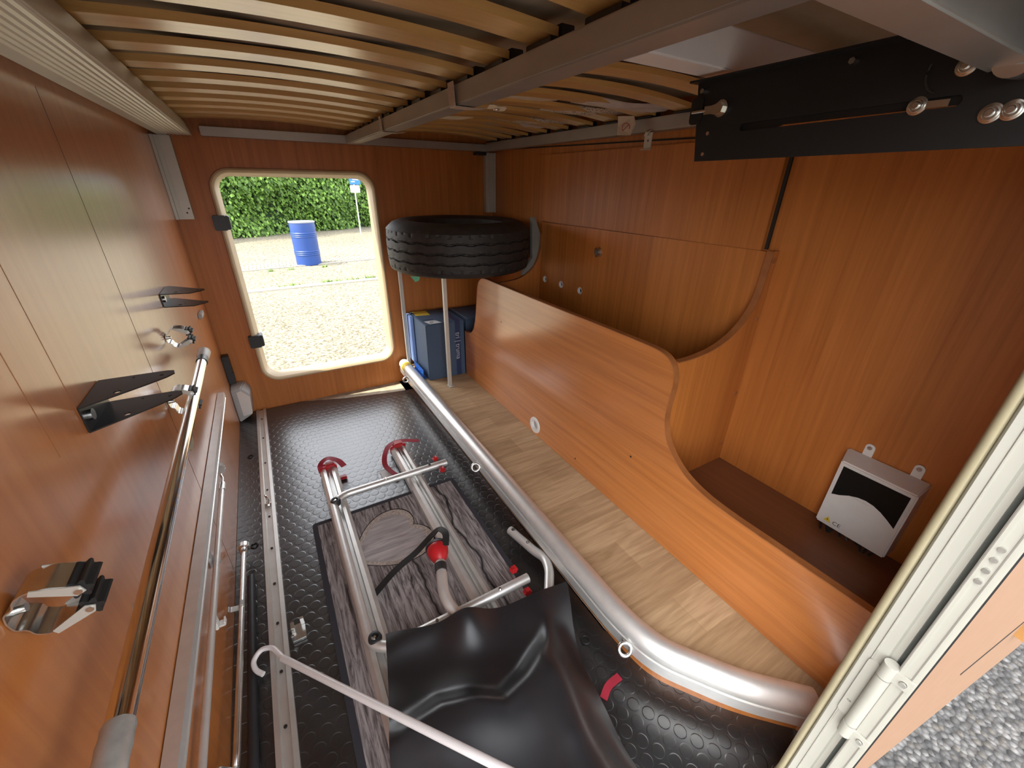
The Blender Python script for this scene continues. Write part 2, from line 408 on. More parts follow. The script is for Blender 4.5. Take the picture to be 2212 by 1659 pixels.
XZ = lambda y0, d=1: (lambda u, v, w: (u, y0+d*w, v))
YZ = lambda x0, d=1: (lambda u, v, w: (x0+d*w, u, v))
XY = lambda z0, d=1: (lambda u, v, w: (u, v, z0+d*w))
def text_mesh(txt, size, fn, mt, parent, name='lettering', extrude=.0003):
    cu = bpy.data.curves.new('t', 'FONT'); cu.body = txt; cu.size = size; cu.extrude = 0
    cu.align_x = 'CENTER'; cu.align_y = 'CENTER'
    ob = bpy.data.objects.new('t', cu); C.objects.link(ob); dg = bpy.context.evaluated_depsgraph_get(); dg.update()
    me = ob.evaluated_get(dg).to_mesh(); mb = MB()
    mb.add([fn(v.co.x, v.co.y, extrude) for v in me.vertices], [tuple(p.vertices) for p in me.polygons])
    bpy.data.objects.remove(ob); return build(name, mb, mt, parent, smooth=0)

XL, YF, XR, YN = -.262, 2.09, 1.10, .0535      # left wall, far wall, right wall, near wall (inner faces)
ZR = .10                                     # raised floor
# ------------------------------------------------------------------ setting: vehicle shell
struct('floor', MB().box((XL-.03, .03, -.04), (.54, 2.12, -.002)).box((.5, .03, -.04), (1.13, 2.12, -.002)), M['concrete'])
mb = MB().plate([(XL+.001, .065), (.80, .065), (.80, .20), (.535, .43), (.535, 1.955), (.42,1.972), (.20, 2.018), (.0, 2.085), (XL+.001, 2.085)], [], XY(-.002), .003)
tag(build('rubber_floor_mat', mb, M['coin'], smooth=0), 'black coin-patterned rubber floor covering over the lower floor', 'floor covering')
struct('wall_left', MB().box((XL-.03, YN, -.04), (XL, YF, 2.2)), M['cherry_wall'])
# far wall with hatch opening
HX, HZ, HW, HH, HR = .182, .59, .298, .436, .062
mb = MB(); mb.plate([(XL-.03, -.04), (1.13, -.04), (1.13, 2.2), (XL-.03, 2.2)], [rrect(HX, HZ, HW, HH, HR)], XZ(YF), .035)
struct('wall_far', mb, M['cherry_v'], smooth=0)
# near wall with door opening
DX0, DX1, DZ0, DZ1 = -.20, .575, .03, 1.12
mb = MB(); mb.plate([(XL-.03, -.04), (3.2, -.04), (3.2, 2.2), (XL-.03, 2.2)], [rrect((DX0+DX1)/2, (DZ0+DZ1)/2, (DX1-DX0)/2, (DZ1-DZ0)/2, .10)], XZ(YN, -1), .022)
struct('wall_near', mb, M['cherry_v'], smooth=0)
struct('wall_right', MB().box((XR, YN, -.04), (XR+.03, YF+.03, 2.2)), M['cherry_v'])
struct('ceiling', MB().box((XL-.03, .03, 2.2), (3.2, 2.125, 2.24)), M['white'])
struct('trim_1', MB().box((XR+.03, 2.095, -.3), (3.2, 2.125, 2.2)).box((3.17, .03, -.3), (3.2, 2.1, 2.2)), M['white'])   # rest of the vehicle body
# upper wood strip line on the right wall, vertical joint, and dark slit
mb = MB(); mb.obox((XR-.0015, 1.30, 1.1335), ((0,1.48,.037),(0,-.025,1),(1,0,0)), (.74,.0022,.0015)); struct('trim_2', mb, M['dark'])
mb = MB().box((XR-.010, .612, .857), (XR-.0005, 1.595, 1.112)); struct('trim_3', mb, M['cherry_v'], bevel=.001)
mb = MB().box((XR-.006, .5985, .862), (XR-.0005, .6065, 1.10)); struct('trim_4', mb, M['dark'])
# raised floor with riser
edge_ = [(q.x, q.y) for q in rounded([(.54, 2.088, 0), (.54, .388, 0), (.554, .296, 0), (.648, .166, 0), (.738, .078, 0)], .05, 8)]
mb = MB(); mb.plate(edge_+[(.738, .058), (1.098, .058), (1.098, 2.088)], [], XY(ZR-.10+.001), .099)
mb.mi = [0 if True else 1]*len(mb.f)
rf = struct('floor_raised', mb, [M['oak'], M['cherry_h']], smooth=0)
for p in rf.data.polygons:
    if abs(p.normal.z) < .5: p.material_index = 1
# window trim (hatch opening, cream rounded profile)
def ringtrim(name, cx, cz, hw, hh, r, prof, mt, n=10):      # prof: (outward offset, y)
    mb = MB(); loops = []
    for off, y in prof:
        loops.append([(u, y, v) for u, v in rrect(cx, cz, hw+off, hh+off, max(.01, r+off), n)])
    k = len(loops[0]); vs = [p for lp in loops for p in lp]; fs = []
    for q in range(len(loops)-1):
        for i in range(k): fs.append((q*k+i, q*k+(i+1)%k, (q+1)*k+(i+1)%k, (q+1)*k+i))
    mb.add(vs, fs); return struct(name, mb, mt, smooth=50)
w1 = ringtrim('window_1', HX, HZ, HW, HH, HR, [(.014,2.089),(.016,2.083),(.014,2.077),(.008,2.075),(.003,2.079),(-.001,2.083),(-.003,2.088),(-.006,2.098),(-.008,2.102),(-.009,2.120),(-.014,2.128),(-.014,2.133),(.006,2.135),(.02,2.132)], M['trim'])
for z, x in ((.845,-.128), (.345,-.122)):
    mb = MB().box((x-.022, 2.066, z-.028), (x+.022, 2.090, z+.028)).box((x+.012, 2.073, z-.026), (x+.034, 2.124, z+.026))
    tag(build('hinge_cover', mb, M['black_plastic'], bevel=.003), 'black square clip on left window frame, %s' % ('upper one beside the hedge' if z > .6 else 'lower one beside the sunlit gravel'), 'clip', 'black clips on the window frame')

# ------------------------------------------------------------------ near door frame, hinge, door leaf
fr = ringtrim('door_1', (DX0+DX1)/2, (DZ0+DZ1)/2, (DX1-DX0)/2, (DZ1-DZ0)/2, .10, [(-.002,.046),(-.010,.046),(-.013,.045),(-.015,.0435),(-.0145,.036),(-.016,.035),(-.016,.034),(-.0145,.033),(-.014,.024),(-.010,.022),(-.010,.016),(.0,.014),(.03,.014),(.034,.030),(.03,.031)], M['frame'])
ringtrim('trim_5', (DX0+DX1)/2, (DZ0+DZ1)/2, (DX1-DX0)/2, (DZ1-DZ0)/2, .10, [(.010,.0545),(.004,.0565),(-.004,.0565),(-.010,.0545),(-.0135,.051),(-.0135,.048),(-.008,.046),(.0,.0455)], M['cream'])
struct('trim_12', MB().box((.5700,.0095,.06),(.5740,.0195,1.09)), M['gap'], smooth=0)  # added strip, coloured dark for the shade in the frame recess
# door leaf swung back against the outside, seen at a grazing angle
dh = Vector((.585, -.0040, 0)); dd = Vector((1, -.1295, 0)).normalized(); dnrm = Vector((-.1295, -1, 0)).normalized()
DL = thing('door_leaf', 'open garage hatch door leaf with peach tan inside lining, bottom right of the frame', 'door', (.585, -.004, 0))
def dl(u, v, w): return tuple(dh + dd*u - dnrm*w + Vector((0,0,v)))
mb = MB().plate(rrect(.385, .60, .375, .535, .05), [], dl, .022); build('lining_panel', mb, M['tan'], DL, smooth=30)
mb = MB().plate(rrect(.385, .60, .3765, .537, .051), [], lambda u,v,w: dl(u,v,w+.0225), .004); build('outer_skin', mb, M['frame'], DL, smooth=30)
mb = MB().box((.553, -.008, .05), (.566, .011, 1.12)).box((.551, -.006, .05), (.553, -.002, 1.12)).box((.551,.005,.05),(.553,.010,1.12)); build('edge_profile', mb, M['frame'], DL, bevel=.0008)
mb = MB()
mb.box((.5545,-.0085,.05),(.574,-.0022,1.12)).box((.557,-.0095,.05),(.566,-.0085,1.12))
build('door_seal', mb, M['blkrub'], DL)
for z in (.648,.663,.678,.692): build('screw', MB().cyl((.5525,.0032,z),(.5500,.0032,z),.0028), M['zinc'], DL)
mb = MB().obox(Vector(dl(.38,.285,-.0006)), (dd*1+Vector((0,0,.16)), Vector((0,0,1)), dnrm), (.10,.0012,.0004)); build('pen_mark', mb, M['ink'], DL, label='dark drawn line on the tan lining')
mb = MB().obox(Vector(dl(.53,.262,-.008)), (dd, Vector((0,0,1)), dnrm), (.035,.018,.008)); build('wood_block', mb, M['edge_orange'], DL, label='small light wooden block')
HG = thing('pivot_hinge', 'off-white pivot hinge with long pin barrel on the right door jamb', 'hinge', (.555, .01, .40))
build('barrel', MB().cyl((.553,.017,.352),(.553,.017,.458),.0075), M['frame'], HG)
build('leaf_plate', MB().plate(rrect(.030,.408,.006,.058,.005), [circ(.030,.378,.0025,12)], YZ(.5615,-1), .004), M['frame'], HG, bevel=.0006)
for z in (.338, .472):
    k = build('knuckle', MB().cyl((.553,.017,z-.012),(.553,.017,z+.012),.0078), M['frame'], HG)
    build('tab', MB().plate([(.014,z-.010),(.014,z+.010),(-.007,z+.010),(-.007,z-.010)], [circ(.001,z,.003,12)], YZ(.553,-1), .004), M['frame'], k, bevel=.0008)
    build('screw', MB().cyl((.5485,.001,z),(.546,.001,z),.0032,14), M['zinc'], k)

# ------------------------------------------------------------------ outside
G = -.62
struct('ground', MB().box((-40,2.6,G-.1),(40,9.72,G)).box((-40,-40,G-.1),(-6,2.6,G)), M['gravel_far'], smooth=0)
struct('ground_road', MB().box((-40,9.72,G-.1),(40,60,G)), M['road'], smooth=0)
struct('ground_near', MB().box((-6,-40,G-.1),(40,2.6,G)), M['gravel_near'], smooth=0)
def strip(name, x0,y0,x1,y1,w_,h,mt,lab,cat,kind=None):
    a, b = Vector((x0,y0,G)), Vector((x1,y1,G)); d = (b-a).normalized(); n = Vector((-d.y,d.x,0))*w_/2
    mb = MB().add([a-n,a+n,b+n,b-n,*[q+Vector((0,0,h)) for q in (a-n,a+n,b+n,b-n)]],[(0,3,2,1),(4,5,6,7),(0,1,5,4),(1,2,6,5),(2,3,7,6),(3,0,4,7)])
    o = struct(name, mb, mt, smooth=0); return o
strip('trim_6', -6,7.45,8,8.18,.16,.02, M['kerb'],'','')
strip('trim_7', -6,8.85,8,11.0,.10,.02, M['kerb'],'','')
strip('trim_8', -6,9.22,8,11.4,.5,.012, M['cobble'],'','')
BR = thing('oil_drum', 'blue plastic drum standing on the gravel outside the window', 'barrel', (.79,10.05,G))
prof = [(.0,.0),(.235,.0),(.245,.01),(.245,.18)]
for z0 in (.20,.235,.27, .56,.595,.63): prof += [(.245,z0),(.253,z0+.010),(.253,z0+.018),(.245,z0+.028)]
prof += [(.247,.80),(.243,.845),(.0,.85)]
build('drum_body', MB().lathe((.79,10.05,G), (0,0,1), prof, 40), M['barrel'], BR, smooth=30)
build('lid', MB().lathe((.79,10.05,G+.845), (0,0,1), [(0,0),(.255,0),(.258,.01),(.255,.024),(.235,.024),(.23,.012),(0,.012)], 40), M['barrel_lid'], BR, smooth=30)
# hedge
HA, HB = Vector((-7, 12.6, G)), Vector((12, 21.6, G)); hd = (HB-HA).normalized(); hn = Vector((hd.y, -hd.x, 0))
def hedge(name, A, B, height, n, label, depth=1.6):
    t = thing(name, label, 'hedge', tuple((A+B)/2))
    ln = (B-A).length; d = (B-A).normalized(); nn = Vector((d.y,-d.x,0)); mb = MB(); steps = 40; zs = [0,.3,.8,1.5,2.2,3.0,height]
    for side in (0,1):
        vs = [A+d*(ln*i/steps)+nn*((-.50-.05*math.sin(i*1.3+z*2)) if side==0 else -depth)+Vector((0,0,z)) for z in zs for i in range(steps+1)]
        mb.add(vs, [(q*(steps+1)+i, q*(steps+1)+i+1, (q+1)*(steps+1)+i+1, (q+1)*(steps+1)+i) for q in range(len(zs)-1) for i in range(steps)])
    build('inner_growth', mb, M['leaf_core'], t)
    mb = MB(); rnd = random.Random(3)
    for i in range(n):
        s_ = rnd.random()*ln; z = rnd.random()**.9*height
        bulge = .18*math.sin(s_*2.1+math.sin(z*2.3)*1.4)+.12*math.sin(z*3.1+s_*.7)
        c = A+d*s_+nn*(bulge-.06-rnd.random()*.38)+Vector((0,0,max(.02,z)))
        sz = rnd.uniform(.035,.085); nv = (nn+Vector((rnd.uniform(-.8,.8),rnd.uniform(-.8,.8),rnd.uniform(.1,1.5)))).normalized()
        tx = nv.cross(Vector((rnd.uniform(-.4,.4),rnd.uniform(-.4,.4),1))).normalized(); ty = nv.cross(tx)
        mb.add([c-ty*sz, c+tx*sz*.62, c+ty*sz*.95, c-tx*sz*.62], [(0,1,2,3)])
    o = build('foliage', mb, M['leaf'], t, smooth=0); o['kind'] = 'stuff'
hedge('hedge', HA+hd*4.0, HA+hd*15.5, 3.6, 30000, 'tall green leafy hedge behind the road seen through the window')
SP = thing('sign_post', 'thin white street sign post in front of the hedge, right in window', 'sign', (2.97,15.3,G))
build('post', MB().cyl((2.97,15.3,G),(2.97,15.3,1.5),.018,12), M['white'], SP)
p_ = build('sign_plate', MB().plate(rrect(3.0,1.06,.17,.14,.03), [], XZ(15.27), .012), M['blue_m'], SP, label='blue plate with white marks')
mb = MB()
for z, x0, x1 in ((1.12,2.88,3.04),(1.06,2.93,3.12),(1.00,2.88,3.00)): mb.box((x0,15.262,z-.012),(x1,15.268,z+.012))
build('marking', mb, M['white'], p_)
build('sign_plate', MB().plate(rrect(2.98,.79,.15,.11,.03), [], XZ(15.27), .012), M['white'], SP, label='white plate')
build('sign_plate', MB().plate(rrect(2.95,1.32,.16,.09,.03), [], XZ(15.27), .012), M['white'], SP, label='white upper plate')
# weeds along the kerbs
mb = MB(); rnd = random.Random(5)
for k in range(16):
    x = rnd.choice([.35,.42,.9,.95,1.3,1.4,1.6,.1,1.45,1.1])+rnd.uniform(-.08,.08); y = 7.75+x*.052+.13+(rnd.random()<.2)*1.6
    for j in range(14):
        a = rnd.random()*6.28; l_ = rnd.uniform(.04,.10); b_ = Vector((x+rnd.uniform(-.06,.06), y, G)); t_ = b_+Vector((math.cos(a)*l_*.8, math.sin(a)*l_*.5, l_*.8)); sd = Vector((-math.sin(a),math.cos(a),0))*.010
        mb.add([b_-sd, b_+sd, t_], [(0,1,2)])
tag(build('weeds', mb, M['leaf'], smooth=0), 'small green weeds growing along the near kerb outside', 'weeds', kind='stuff')

# ------------------------------------------------------------------ storage locker (curved cherry panels)
LK = thing('storage_locker', 'cherry laminate storage locker with wavy front panel along the right wall', 'locker', (.94, .9, ZR))
def smoothpts(pts, it=2):
    for _ in range(it):
        out = [pts[0]]
        for a, b in zip(pts[:-1], pts[1:]): out += [(a[0]*.75+b[0]*.25, a[1]*.75+b[1]*.25), (a[0]*.25+b[0]*.75, a[1]*.25+b[1]*.75)]
        out.append(pts[-1]); pts = out
    return pts
top = smoothpts([(1.80,.335),(1.755,.336),(1.70,.36),(1.668,.43),(1.65,.54),(1.638,.605),(1.60,.634),(1.55,.637)]) + [(1.2,.638),(.8,.641)] + smoothpts([(.67,.641),(.61,.640),(.575,.622),(.560,.585),(.562,.54),(.566,.50),(.562,.455),(.54,.405),(.49,.362),(.43,.340),(.36,.333),(.26,.334)]) + [(.066,.335)]
out = top+[(.066, ZR+.001),(1.80, ZR+.001)]
fpnl = build('front_panel', MB().plate(out, [circ(1.141,.142,.027)], YZ(.785), .015), M['cherry_h'], LK, smooth=30)
edge = [(.7925, y, z) for y, z in top]
build('edge_band', MB().sweep(edge, [(-.0082,-.0012),(.0082,-.0012),(.0082,.0016),(0,.0022),(-.0082,.0016)], up=(1,0,0)) if False else MB().sweep(edge, [(-.001,-.0084),(.0016,-.0084),(.0018,.0084),(-.001,.0084)], up=(1,0,0)), M['cherry_edge'], fpnl)
mb = MB().lathe((.785,1.141,.142),(-1,0,0),[(.019,-.016),(.020,.001),(.0215,.004),(.027,.0045),(.0325,.003),(.034,0),(.033,-.001)],32)
gr = build('cable_grommet', mb, M['white'], fpnl, label='white round cable grommet')
build('inner_flap', MB().lathe((.79,1.141,.142),(-1,0,0),[(.0,.0),(.012,.001),(.019,-.002)],24), M['grey_pl'], fpnl)
for (y, z) in ((.885,.144),(.65,.303),(1.422,.488)): build('screw_hole', MB().lathe((.785,y,z),(-1,0,0),[(0,.0006),(.0032,.0004),(.0034,-.0001)],10), M['dark'], fpnl)
rnd = random.Random(2); vs = []
for k in range(9):
    yy = .845+.003*k; zz = .622+rnd.uniform(-.004,.004); vs += [(.7848,yy,zz),(.7848,yy+.003,.622+rnd.uniform(-.004,.004)),(.7848,yy+.0015,zz-.004)]
build('scratch', MB().add(vs, [(0,1,2)]+[(3*k,3*k+1,3*k+2) for k in range(1,9)]), M['tan'], fpnl)
# near divider (y .57-.585) and far divider (y 1.60), both with concave quarter-round tops
arc = smoothpts([(.801,.622),(.86,.622),(.935,.632),(1.00,.66),(1.045,.70),(1.068,.745),(1.073,.80),(1.074,.862)])
dv = build('divider', MB().plate([(.801,.24)]+arc+[(1.099,.862),(1.099,.24)], [], XZ(.570), .015), M['cherry_v'], LK, smooth=30, label='divider with concave cut, near end')
build('edge_band', MB().sweep([(u,.5775,v) for u, v in arc], [(-.0085,-.001),(.0085,-.001),(.0085,.0018),(-.0085,.0018)], up=(0,0,1)) , M['cherry_edge'], dv)
for z in (.84,.69,.47,.30): build('screw_cap', MB().lathe((1.085,.5695,z),(0,-1,0),[(0,.0012),(.0065,.001),(.0075,-.0002)],16), M['cherry_edge'], dv)
arc2 = smoothpts([(.801,.603),(.90,.605),(.975,.612),(1.035,.640),(1.07,.68),(1.088,.74),(1.090,.80)])
dv2 = build('divider', MB().plate([(.801,.24)]+arc2+[(1.099,.80),(1.099,.24)], [], XZ(1.60), .012), M['cherry_v'], LK, smooth=30, label='far divider under the tyre')
build('edge_band', MB().sweep([(u,1.606,v) for u, v in arc2], [(-.007,-.001),(.007,-.001),(.007,.0016),(-.007,.0016)], up=(0,0,1)), M['cherry_edge'], dv2)
bp = build('back_panel', MB().plate([(.586,.241),(1.598,.241),(1.598,.853),(.586,.858)], [circ(1.555,.61,.0135),circ(1.431,.611,.0135),circ(1.301,.612,.0135)], YZ(1.087), .012), M['cherry_v'], LK, smooth=30)
for y in (1.555,1.431,1.301):
    build('hole_ring', MB().lathe((1.087,y,.611),(-1,0,0),[(.0105,-.010),(.0118,.0008),(.0148,.0008),(.0148,-.0002)],24), M['white'], bp)
    build('hole_shade', MB().lathe((1.0975,y,.611),(-1,0,0),[(0,0),(.0134,0)],24), M['dark'], bp)
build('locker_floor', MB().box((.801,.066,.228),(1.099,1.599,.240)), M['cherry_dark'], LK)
mb = MB().lathe((1.087,1.209,.776),(-1,0,0),[(0,.014),(.011,.014),(.015,.006),(.016,0)],18)
for a in range(4):
    c, s_ = math.cos(a*1.57+.5)*.014, math.sin(a*1.57+.5)*.014; mb.obox((1.083,1.209+c,.776+s_),((1,0,0),(0,c,s_),(0,-s_,c)),(.003,.006,.005))
tag(build('latch_button', mb, M['zinc'], smooth=30), 'small chrome catch fixed high on the locker back panel', 'catch')

# fuse box
FB = thing('fuse_box', 'white electrical fuse box with smoked window on the right locker wall', 'fuse box', (XR, .20, .25))
bx0, bx1 = 1.036, XR-.001
FV = lambda x,y,z: (x,y,z)
mb = MB().add([(bx1,.285,.258),(bx1,.132,.258),(bx1,.132,.453),(bx1,.285,.453),(bx0,.270,.270),(bx0,.132,.270),(bx0,.132,.446),(bx0,.270,.446)],
              [(0,3,2,1),(4,5,6,7),(0,1,5,4),(1,2,6,5),(2,3,7,6),(3,0,4,7)])
build('housing', mb, M['white'], FB, bevel=.003)
wtop = [(.262,.436),(.141,.436),(.141,.352)]
for i in range(1,8):
    t = i/8; wtop.append((.141+.121*t, .352+.0*t+.030*math.sin(math.pi*t)))
wtop.append((.262,.357))
build('smoked_window', MB().plate(wtop, [], YZ(bx0-.0002,-1), .0015), M['smoke'], FB, smooth=20)
build('finger_grip', MB().plate([(.212+.02*math.cos(a),.374+.010*math.sin(a)) for a in [math.pi*(1+i/10) for i in range(11)]], [], YZ(bx0-.0003,-1), .002), M['white'], FB)
for y in (.248,.160):
    build('mounting_tab', MB().plate([(y-.009,.452),(y+.009,.452)]+[(y+.009*math.cos(a),.474+.009*math.sin(a)) for a in [math.pi*i/10 for i in range(11)]], [circ(y,.474,.003,12)], YZ(XR-.004), .003), M['white'], FB)
    build('screw', MB().cyl((XR-.001,y,.474),(XR-.008,y,.474),.0045,14), M['zinc'], FB)
build('warning_triangle', MB().plate([(.256,.282),(.241,.282),(.2485,.295)], [], YZ(bx0-.0002,-1), .0005), M['warn'], FB, smooth=0)
build('lightning_mark', MB().add([(bx0-.0009,.2478,.292),(bx0-.0009,.2502,.2875),(bx0-.0009,.2487,.2875),(bx0-.0009,.2495,.284),(bx0-.0009,.2468,.2885),(bx0-.0009,.2484,.2885)],[(0,1,2,3,4,5)]), M['ink'], FB, smooth=0)
text_mesh('CE', .014, lambda u,v,w: (bx0-.0006, .229-u, .286+v), M['ink'], FB)
mb = MB(); rnd = random.Random(8)
for i in range(9): y = .15+.014*i; mb.tube([(1.07,y,.262),(1.068,y+.004,.250),(1.062+rnd.uniform(-.01,.01),y+rnd.uniform(-.01,.01),.242)], .0028, 8)
tag(build('cable_bundle', mb, M['black_plastic']), 'dark cables emerging below the white fuse box', 'cables')

# ------------------------------------------------------------------ bed frame above
BF = thing('bed_frame', 'slatted lift bed frame of grey aluminium beams overhead', 'bed', (.42, 1.1, 1.14))
BZ = 1.14
# left corrugated rail
prof = [(-.240,0),(-.218,-.001)]
for i in range(7): x = -.214+i*.0105; prof += [(x, -.0005),(x+.0035,.0016),(x+.0075,.0016),(x+.0105,-.0005)]
mb = MB(); path = [(0,.07,BZ),(0,2.065,BZ)]
pts = [(x, z) for x, z in prof]+[(-.138,.0),(-.138,.012),(-.15,.045),(-.258,.045),(-.258,.022),(-.250,.010)]
vs = [(x, y, BZ+z) for y in (.07,2.066) for x, z in pts]; k = len(pts)
mb.add(vs, [(i,(i+1)%k,k+(i+1)%k,k+i) for i in range(k)]+[tuple(range(k)),tuple(range(k,2*k))]); build('side_rail', mb, M['alu_l'], BF, smooth=20, label='wide ribbed aluminium side rail')
build('centre_beam', MB().box((.390,.180,BZ),(.436,2.045,BZ+.034)), M['alu_d'], BF, bevel=.0025)
build('end_beam', MB().box((-.11,2.046,BZ+.002),(1.066,2.084,BZ+.032)), M['alu_d'], BF, bevel=.002)
build('side_rail', MB().box((1.04,.180,BZ+.004),(1.080,2.044,BZ+.038)), M['alu_d'], BF, bevel=.002)
build('cross_beam', MB().box((.4365,.437,BZ+.001),(1.039,.482,BZ+.047)), M['white_pole'], BF, bevel=.002)
def slat(x0, x1, y, z, camber, w_=.052, th=.009):
    n = 16; up_, vs = [], []
    for i in range(n+1):
        t = i/n; x = x0+(x1-x0)*t; c = camber*4*t*(1-t)
        vs += [(x,y-w_/2,z+c),(x,y+w_/2,z+c),(x,y+w_/2,z+c+th),(x,y-w_/2,z+c+th)]
    fs = [(i*4+q, i*4+(q+1)%4, i*4+4+(q+1)%4, i*4+4+q) for i in range(n) for q in range(4)]+[(3,2,1,0),(n*4,n*4+1,n*4+2,n*4+3)]
    return MB().add(vs, fs)
for i in range(13):
    y = .350+.1382*i
    if y > 2.04: break
    build('slat', slat(-.205,.420,y,1.187,.014,.058,.0115), M['slat'], BF, smooth=20)
    build('slat_holder', MB().box((.405,y-.033,1.176),(.445,y+.033,1.1865)).box((.4215,y-.033,1.1865),(.445,y+.033,1.202)), M['black_plastic'], BF, bevel=.001)
for i in range(12):
    y = .610+.137*i
    if y > 2.03: break
    sl = build('slat', slat(.452,1.052,y,1.182,.018,.056,.0105), M['slat'], BF, smooth=20)
    build('slat_holder', MB().box((1.03,y-.031,1.179),(1.068,y+.031,1.1815)).box((1.053,y-.031,1.1815),(1.068,y+.031,1.196)), M['black_plastic'], BF, bevel=.001)
# mattress
n, mm = 48, 60; vs = []
for j in range(mm+1):
    for i in range(n+1):
        x = -.255+1.34*i/n; y = .066+2.018*j/mm
        z = 1.2215+.004*math.sin(x*9+y*4)+.003*math.sin(y*17+2*math.sin(x*7))
        if x < .436: z += .012*math.sin(math.pi*(x+.22)/.65)*0
        vs.append((x,y,z))
fs = [(j*(n+1)+i, j*(n+1)+i+1, (j+1)*(n+1)+i+1, (j+1)*(n+1)+i) for j in range(mm) for i in range(n)]
mb = MB().add(vs, fs); o = len(vs)
top_ = [(x,y,1.34) for x,y,z in vs]; mb.add(top_, [f[::-1] for f in fs])
rim = [j*(n+1) for j in range(mm+1)]
def side(idx):
    for a, b in zip(idx[:-1], idx[1:]): mb.f.append((a,b,b+o,a+o)); mb.mi.append(0)
side([j*(n+1) for j in range(mm+1)]); side([j*(n+1)+n for j in range(mm+1)]); side(list(range(n+1))); side([mm*(n+1)+i for i in range(n+1)])
mt_ = tag(build('mattress', mb, M['mattress'], smooth=60), 'beige fabric mattress underside resting on the slats overhead', 'mattress')
# loose cover pieces between the right slats
def cloth(name, pts, mt, wav=.004, n=14, sag=.0):
    a, b, c, d = [Vector(p) for p in pts]; vs = []
    for j in range(n+1):
        for i in range(n+1):
            s_, t = i/n, j/n; p = (a*(1-s_)+b*s_)*(1-t)+(d*(1-s_)+c*s_)*t
            p.z += wav*math.sin(s_*9+t*5)+wav*.6*math.sin(t*13+s_*3)-sag*math.sin(math.pi*s_)*math.sin(math.pi*t)
            vs.append(p)
    f = [(j*(n+1)+i, j*(n+1)+i+1, (j+1)*(n+1)+i+1, (j+1)*(n+1)+i) for j in range(n) for i in range(n)]
    mb = MB().add(vs, f); mb.add([v+Vector((0,0,.0012)) for v in vs], [q[::-1] for q in f]); return mb
build('loose_cover', cloth('c', [(.47,1.04,1.214),(.80,1.10,1.215),(.80,1.16,1.215),(.47,1.17,1.214)], M['fabwhite'], .002, sag=.012), M['fabwhite'], mt_)
build('loose_cover', cloth('c', [(.47,1.44,1.203),(.72,1.47,1.206),(.72,1.55,1.206),(.47,1.58,1.203)], M['fabwhite'], .002, sag=.012), M['fabwhite'], mt_)
build('felt_edge', cloth('c', [(.78,1.01,1.205),(1.06,.94,1.196),(1.06,.985,1.194),(.80,1.07,1.205)], M['fabpink'], .003, sag=.012), M['fabpink'], mt_)
build('spacer_mesh', cloth('c', [(.82,1.15,1.205),(1.05,1.07,1.203),(1.05,1.17,1.203),(.80,1.24,1.205)], M['mesh'], .002, sag=.014), M['mesh'], mt_)
build('spacer_mesh', cloth('c', [(.82,1.42,1.205),(1.05,1.36,1.203),(1.05,1.44,1.203),(.80,1.50,1.205)], M['mesh'], .002, sag=.012), M['mesh'], mt_)
build('felt_edge', cloth('c', [(.86,1.56,1.205),(1.05,1.50,1.203),(1.05,1.54,1.203),(.86,1.60,1.205)], M['fabpink'], .002, sag=.010), M['fabpink'], mt_)
# webbing straps round the centre beam
for y, w_, lab in ((.905,.028,'beige webbing strap looped round the centre beam, nearer and larger one'), (1.46,.020,'beige webbing strap looped round the centre beam, farther and smaller one')):
    loop = rounded([(.384,y,1.178),(.3865,y,1.140),(.388,y,1.1375),(.430,y+.004,1.1375),(.462,y+.012,1.142)], .004)
    tag(build('strap_loop', MB().sweep(loop, [(-w_/2,-.0008),(w_/2,-.0008),(w_/2,.0008),(-w_/2,.0008)], side=(0,1,0)), M['strap'], smooth=30), lab, 'strap', 'webbing straps round the centre beam')
ft = thing('fabric_tab', 'small cream fabric tab with metal eyelet hanging under the slats', 'tab', (.50,.94,1.15))
build('tab', cloth('c', [(.482,.925,1.152),(.512,.905,1.146),(.530,.955,1.146),(.500,.975,1.152)], M['fabwhite'], .001, 6), M['fabwhite'], ft)
build('eyelet', MB().torus((.505,.940,1.1465),(0,0,1),.005,.0018,18,8), M['zinc'], ft)
ct = thing('care_tag', 'white care tag with red crossed circle hanging from the mattress', 'tag', (.985,1.06,1.16))
build('tag_cloth', MB().add([(.985,1.075,1.185),(1.02,1.045,1.185),(1.025,1.04,1.165),(1.005,1.035,1.135),(.975,1.06,1.135),(.985,1.072,1.16)],[(0,1,2,3,4,5)]).add([(.986,1.076,1.185),(1.021,1.046,1.185),(1.026,1.041,1.165),(1.006,1.036,1.135),(.976,1.061,1.135),(.986,1.073,1.16)],[(5,4,3,2,1,0)]), M['fabwhite'], ct, smooth=0)
nrm = Vector((-.65,-.76,0)).normalized()
build('red_circle', MB().torus(Vector((1.0,1.053,1.155))+nrm*.003, nrm, .011, .0009, 24, 6).obox(Vector((1.0,1.053,1.155))+nrm*.003, (Vector((.76,-.65,1)), nrm, Vector((.76,-.65,-1))), (.011,.0005,.0009)), M['red'], ct)
# small z bracket under right rail
mb = MB().sweep(rounded([(1.078,.985,1.172),(1.030,.995,1.142),(1.030,.998,1.132)],.002), [(-.007,-.001),(.007,-.001),(.007,.001),(-.007,.001)], side=(0,1,0))
mb.plate([(.975,1.140),(1.005,1.140),(1.003,1.098),(.977,1.098)], [circ(.99,1.12,.003,12)], YZ(1.032), .002).box((1.020,.975,1.096),(1.034,1.005,1.098))
tag(build('angle_bracket', mb, M['alu_l'], smooth=30), 'small pale metal z-shaped bracket hanging below the right rail', 'bracket')
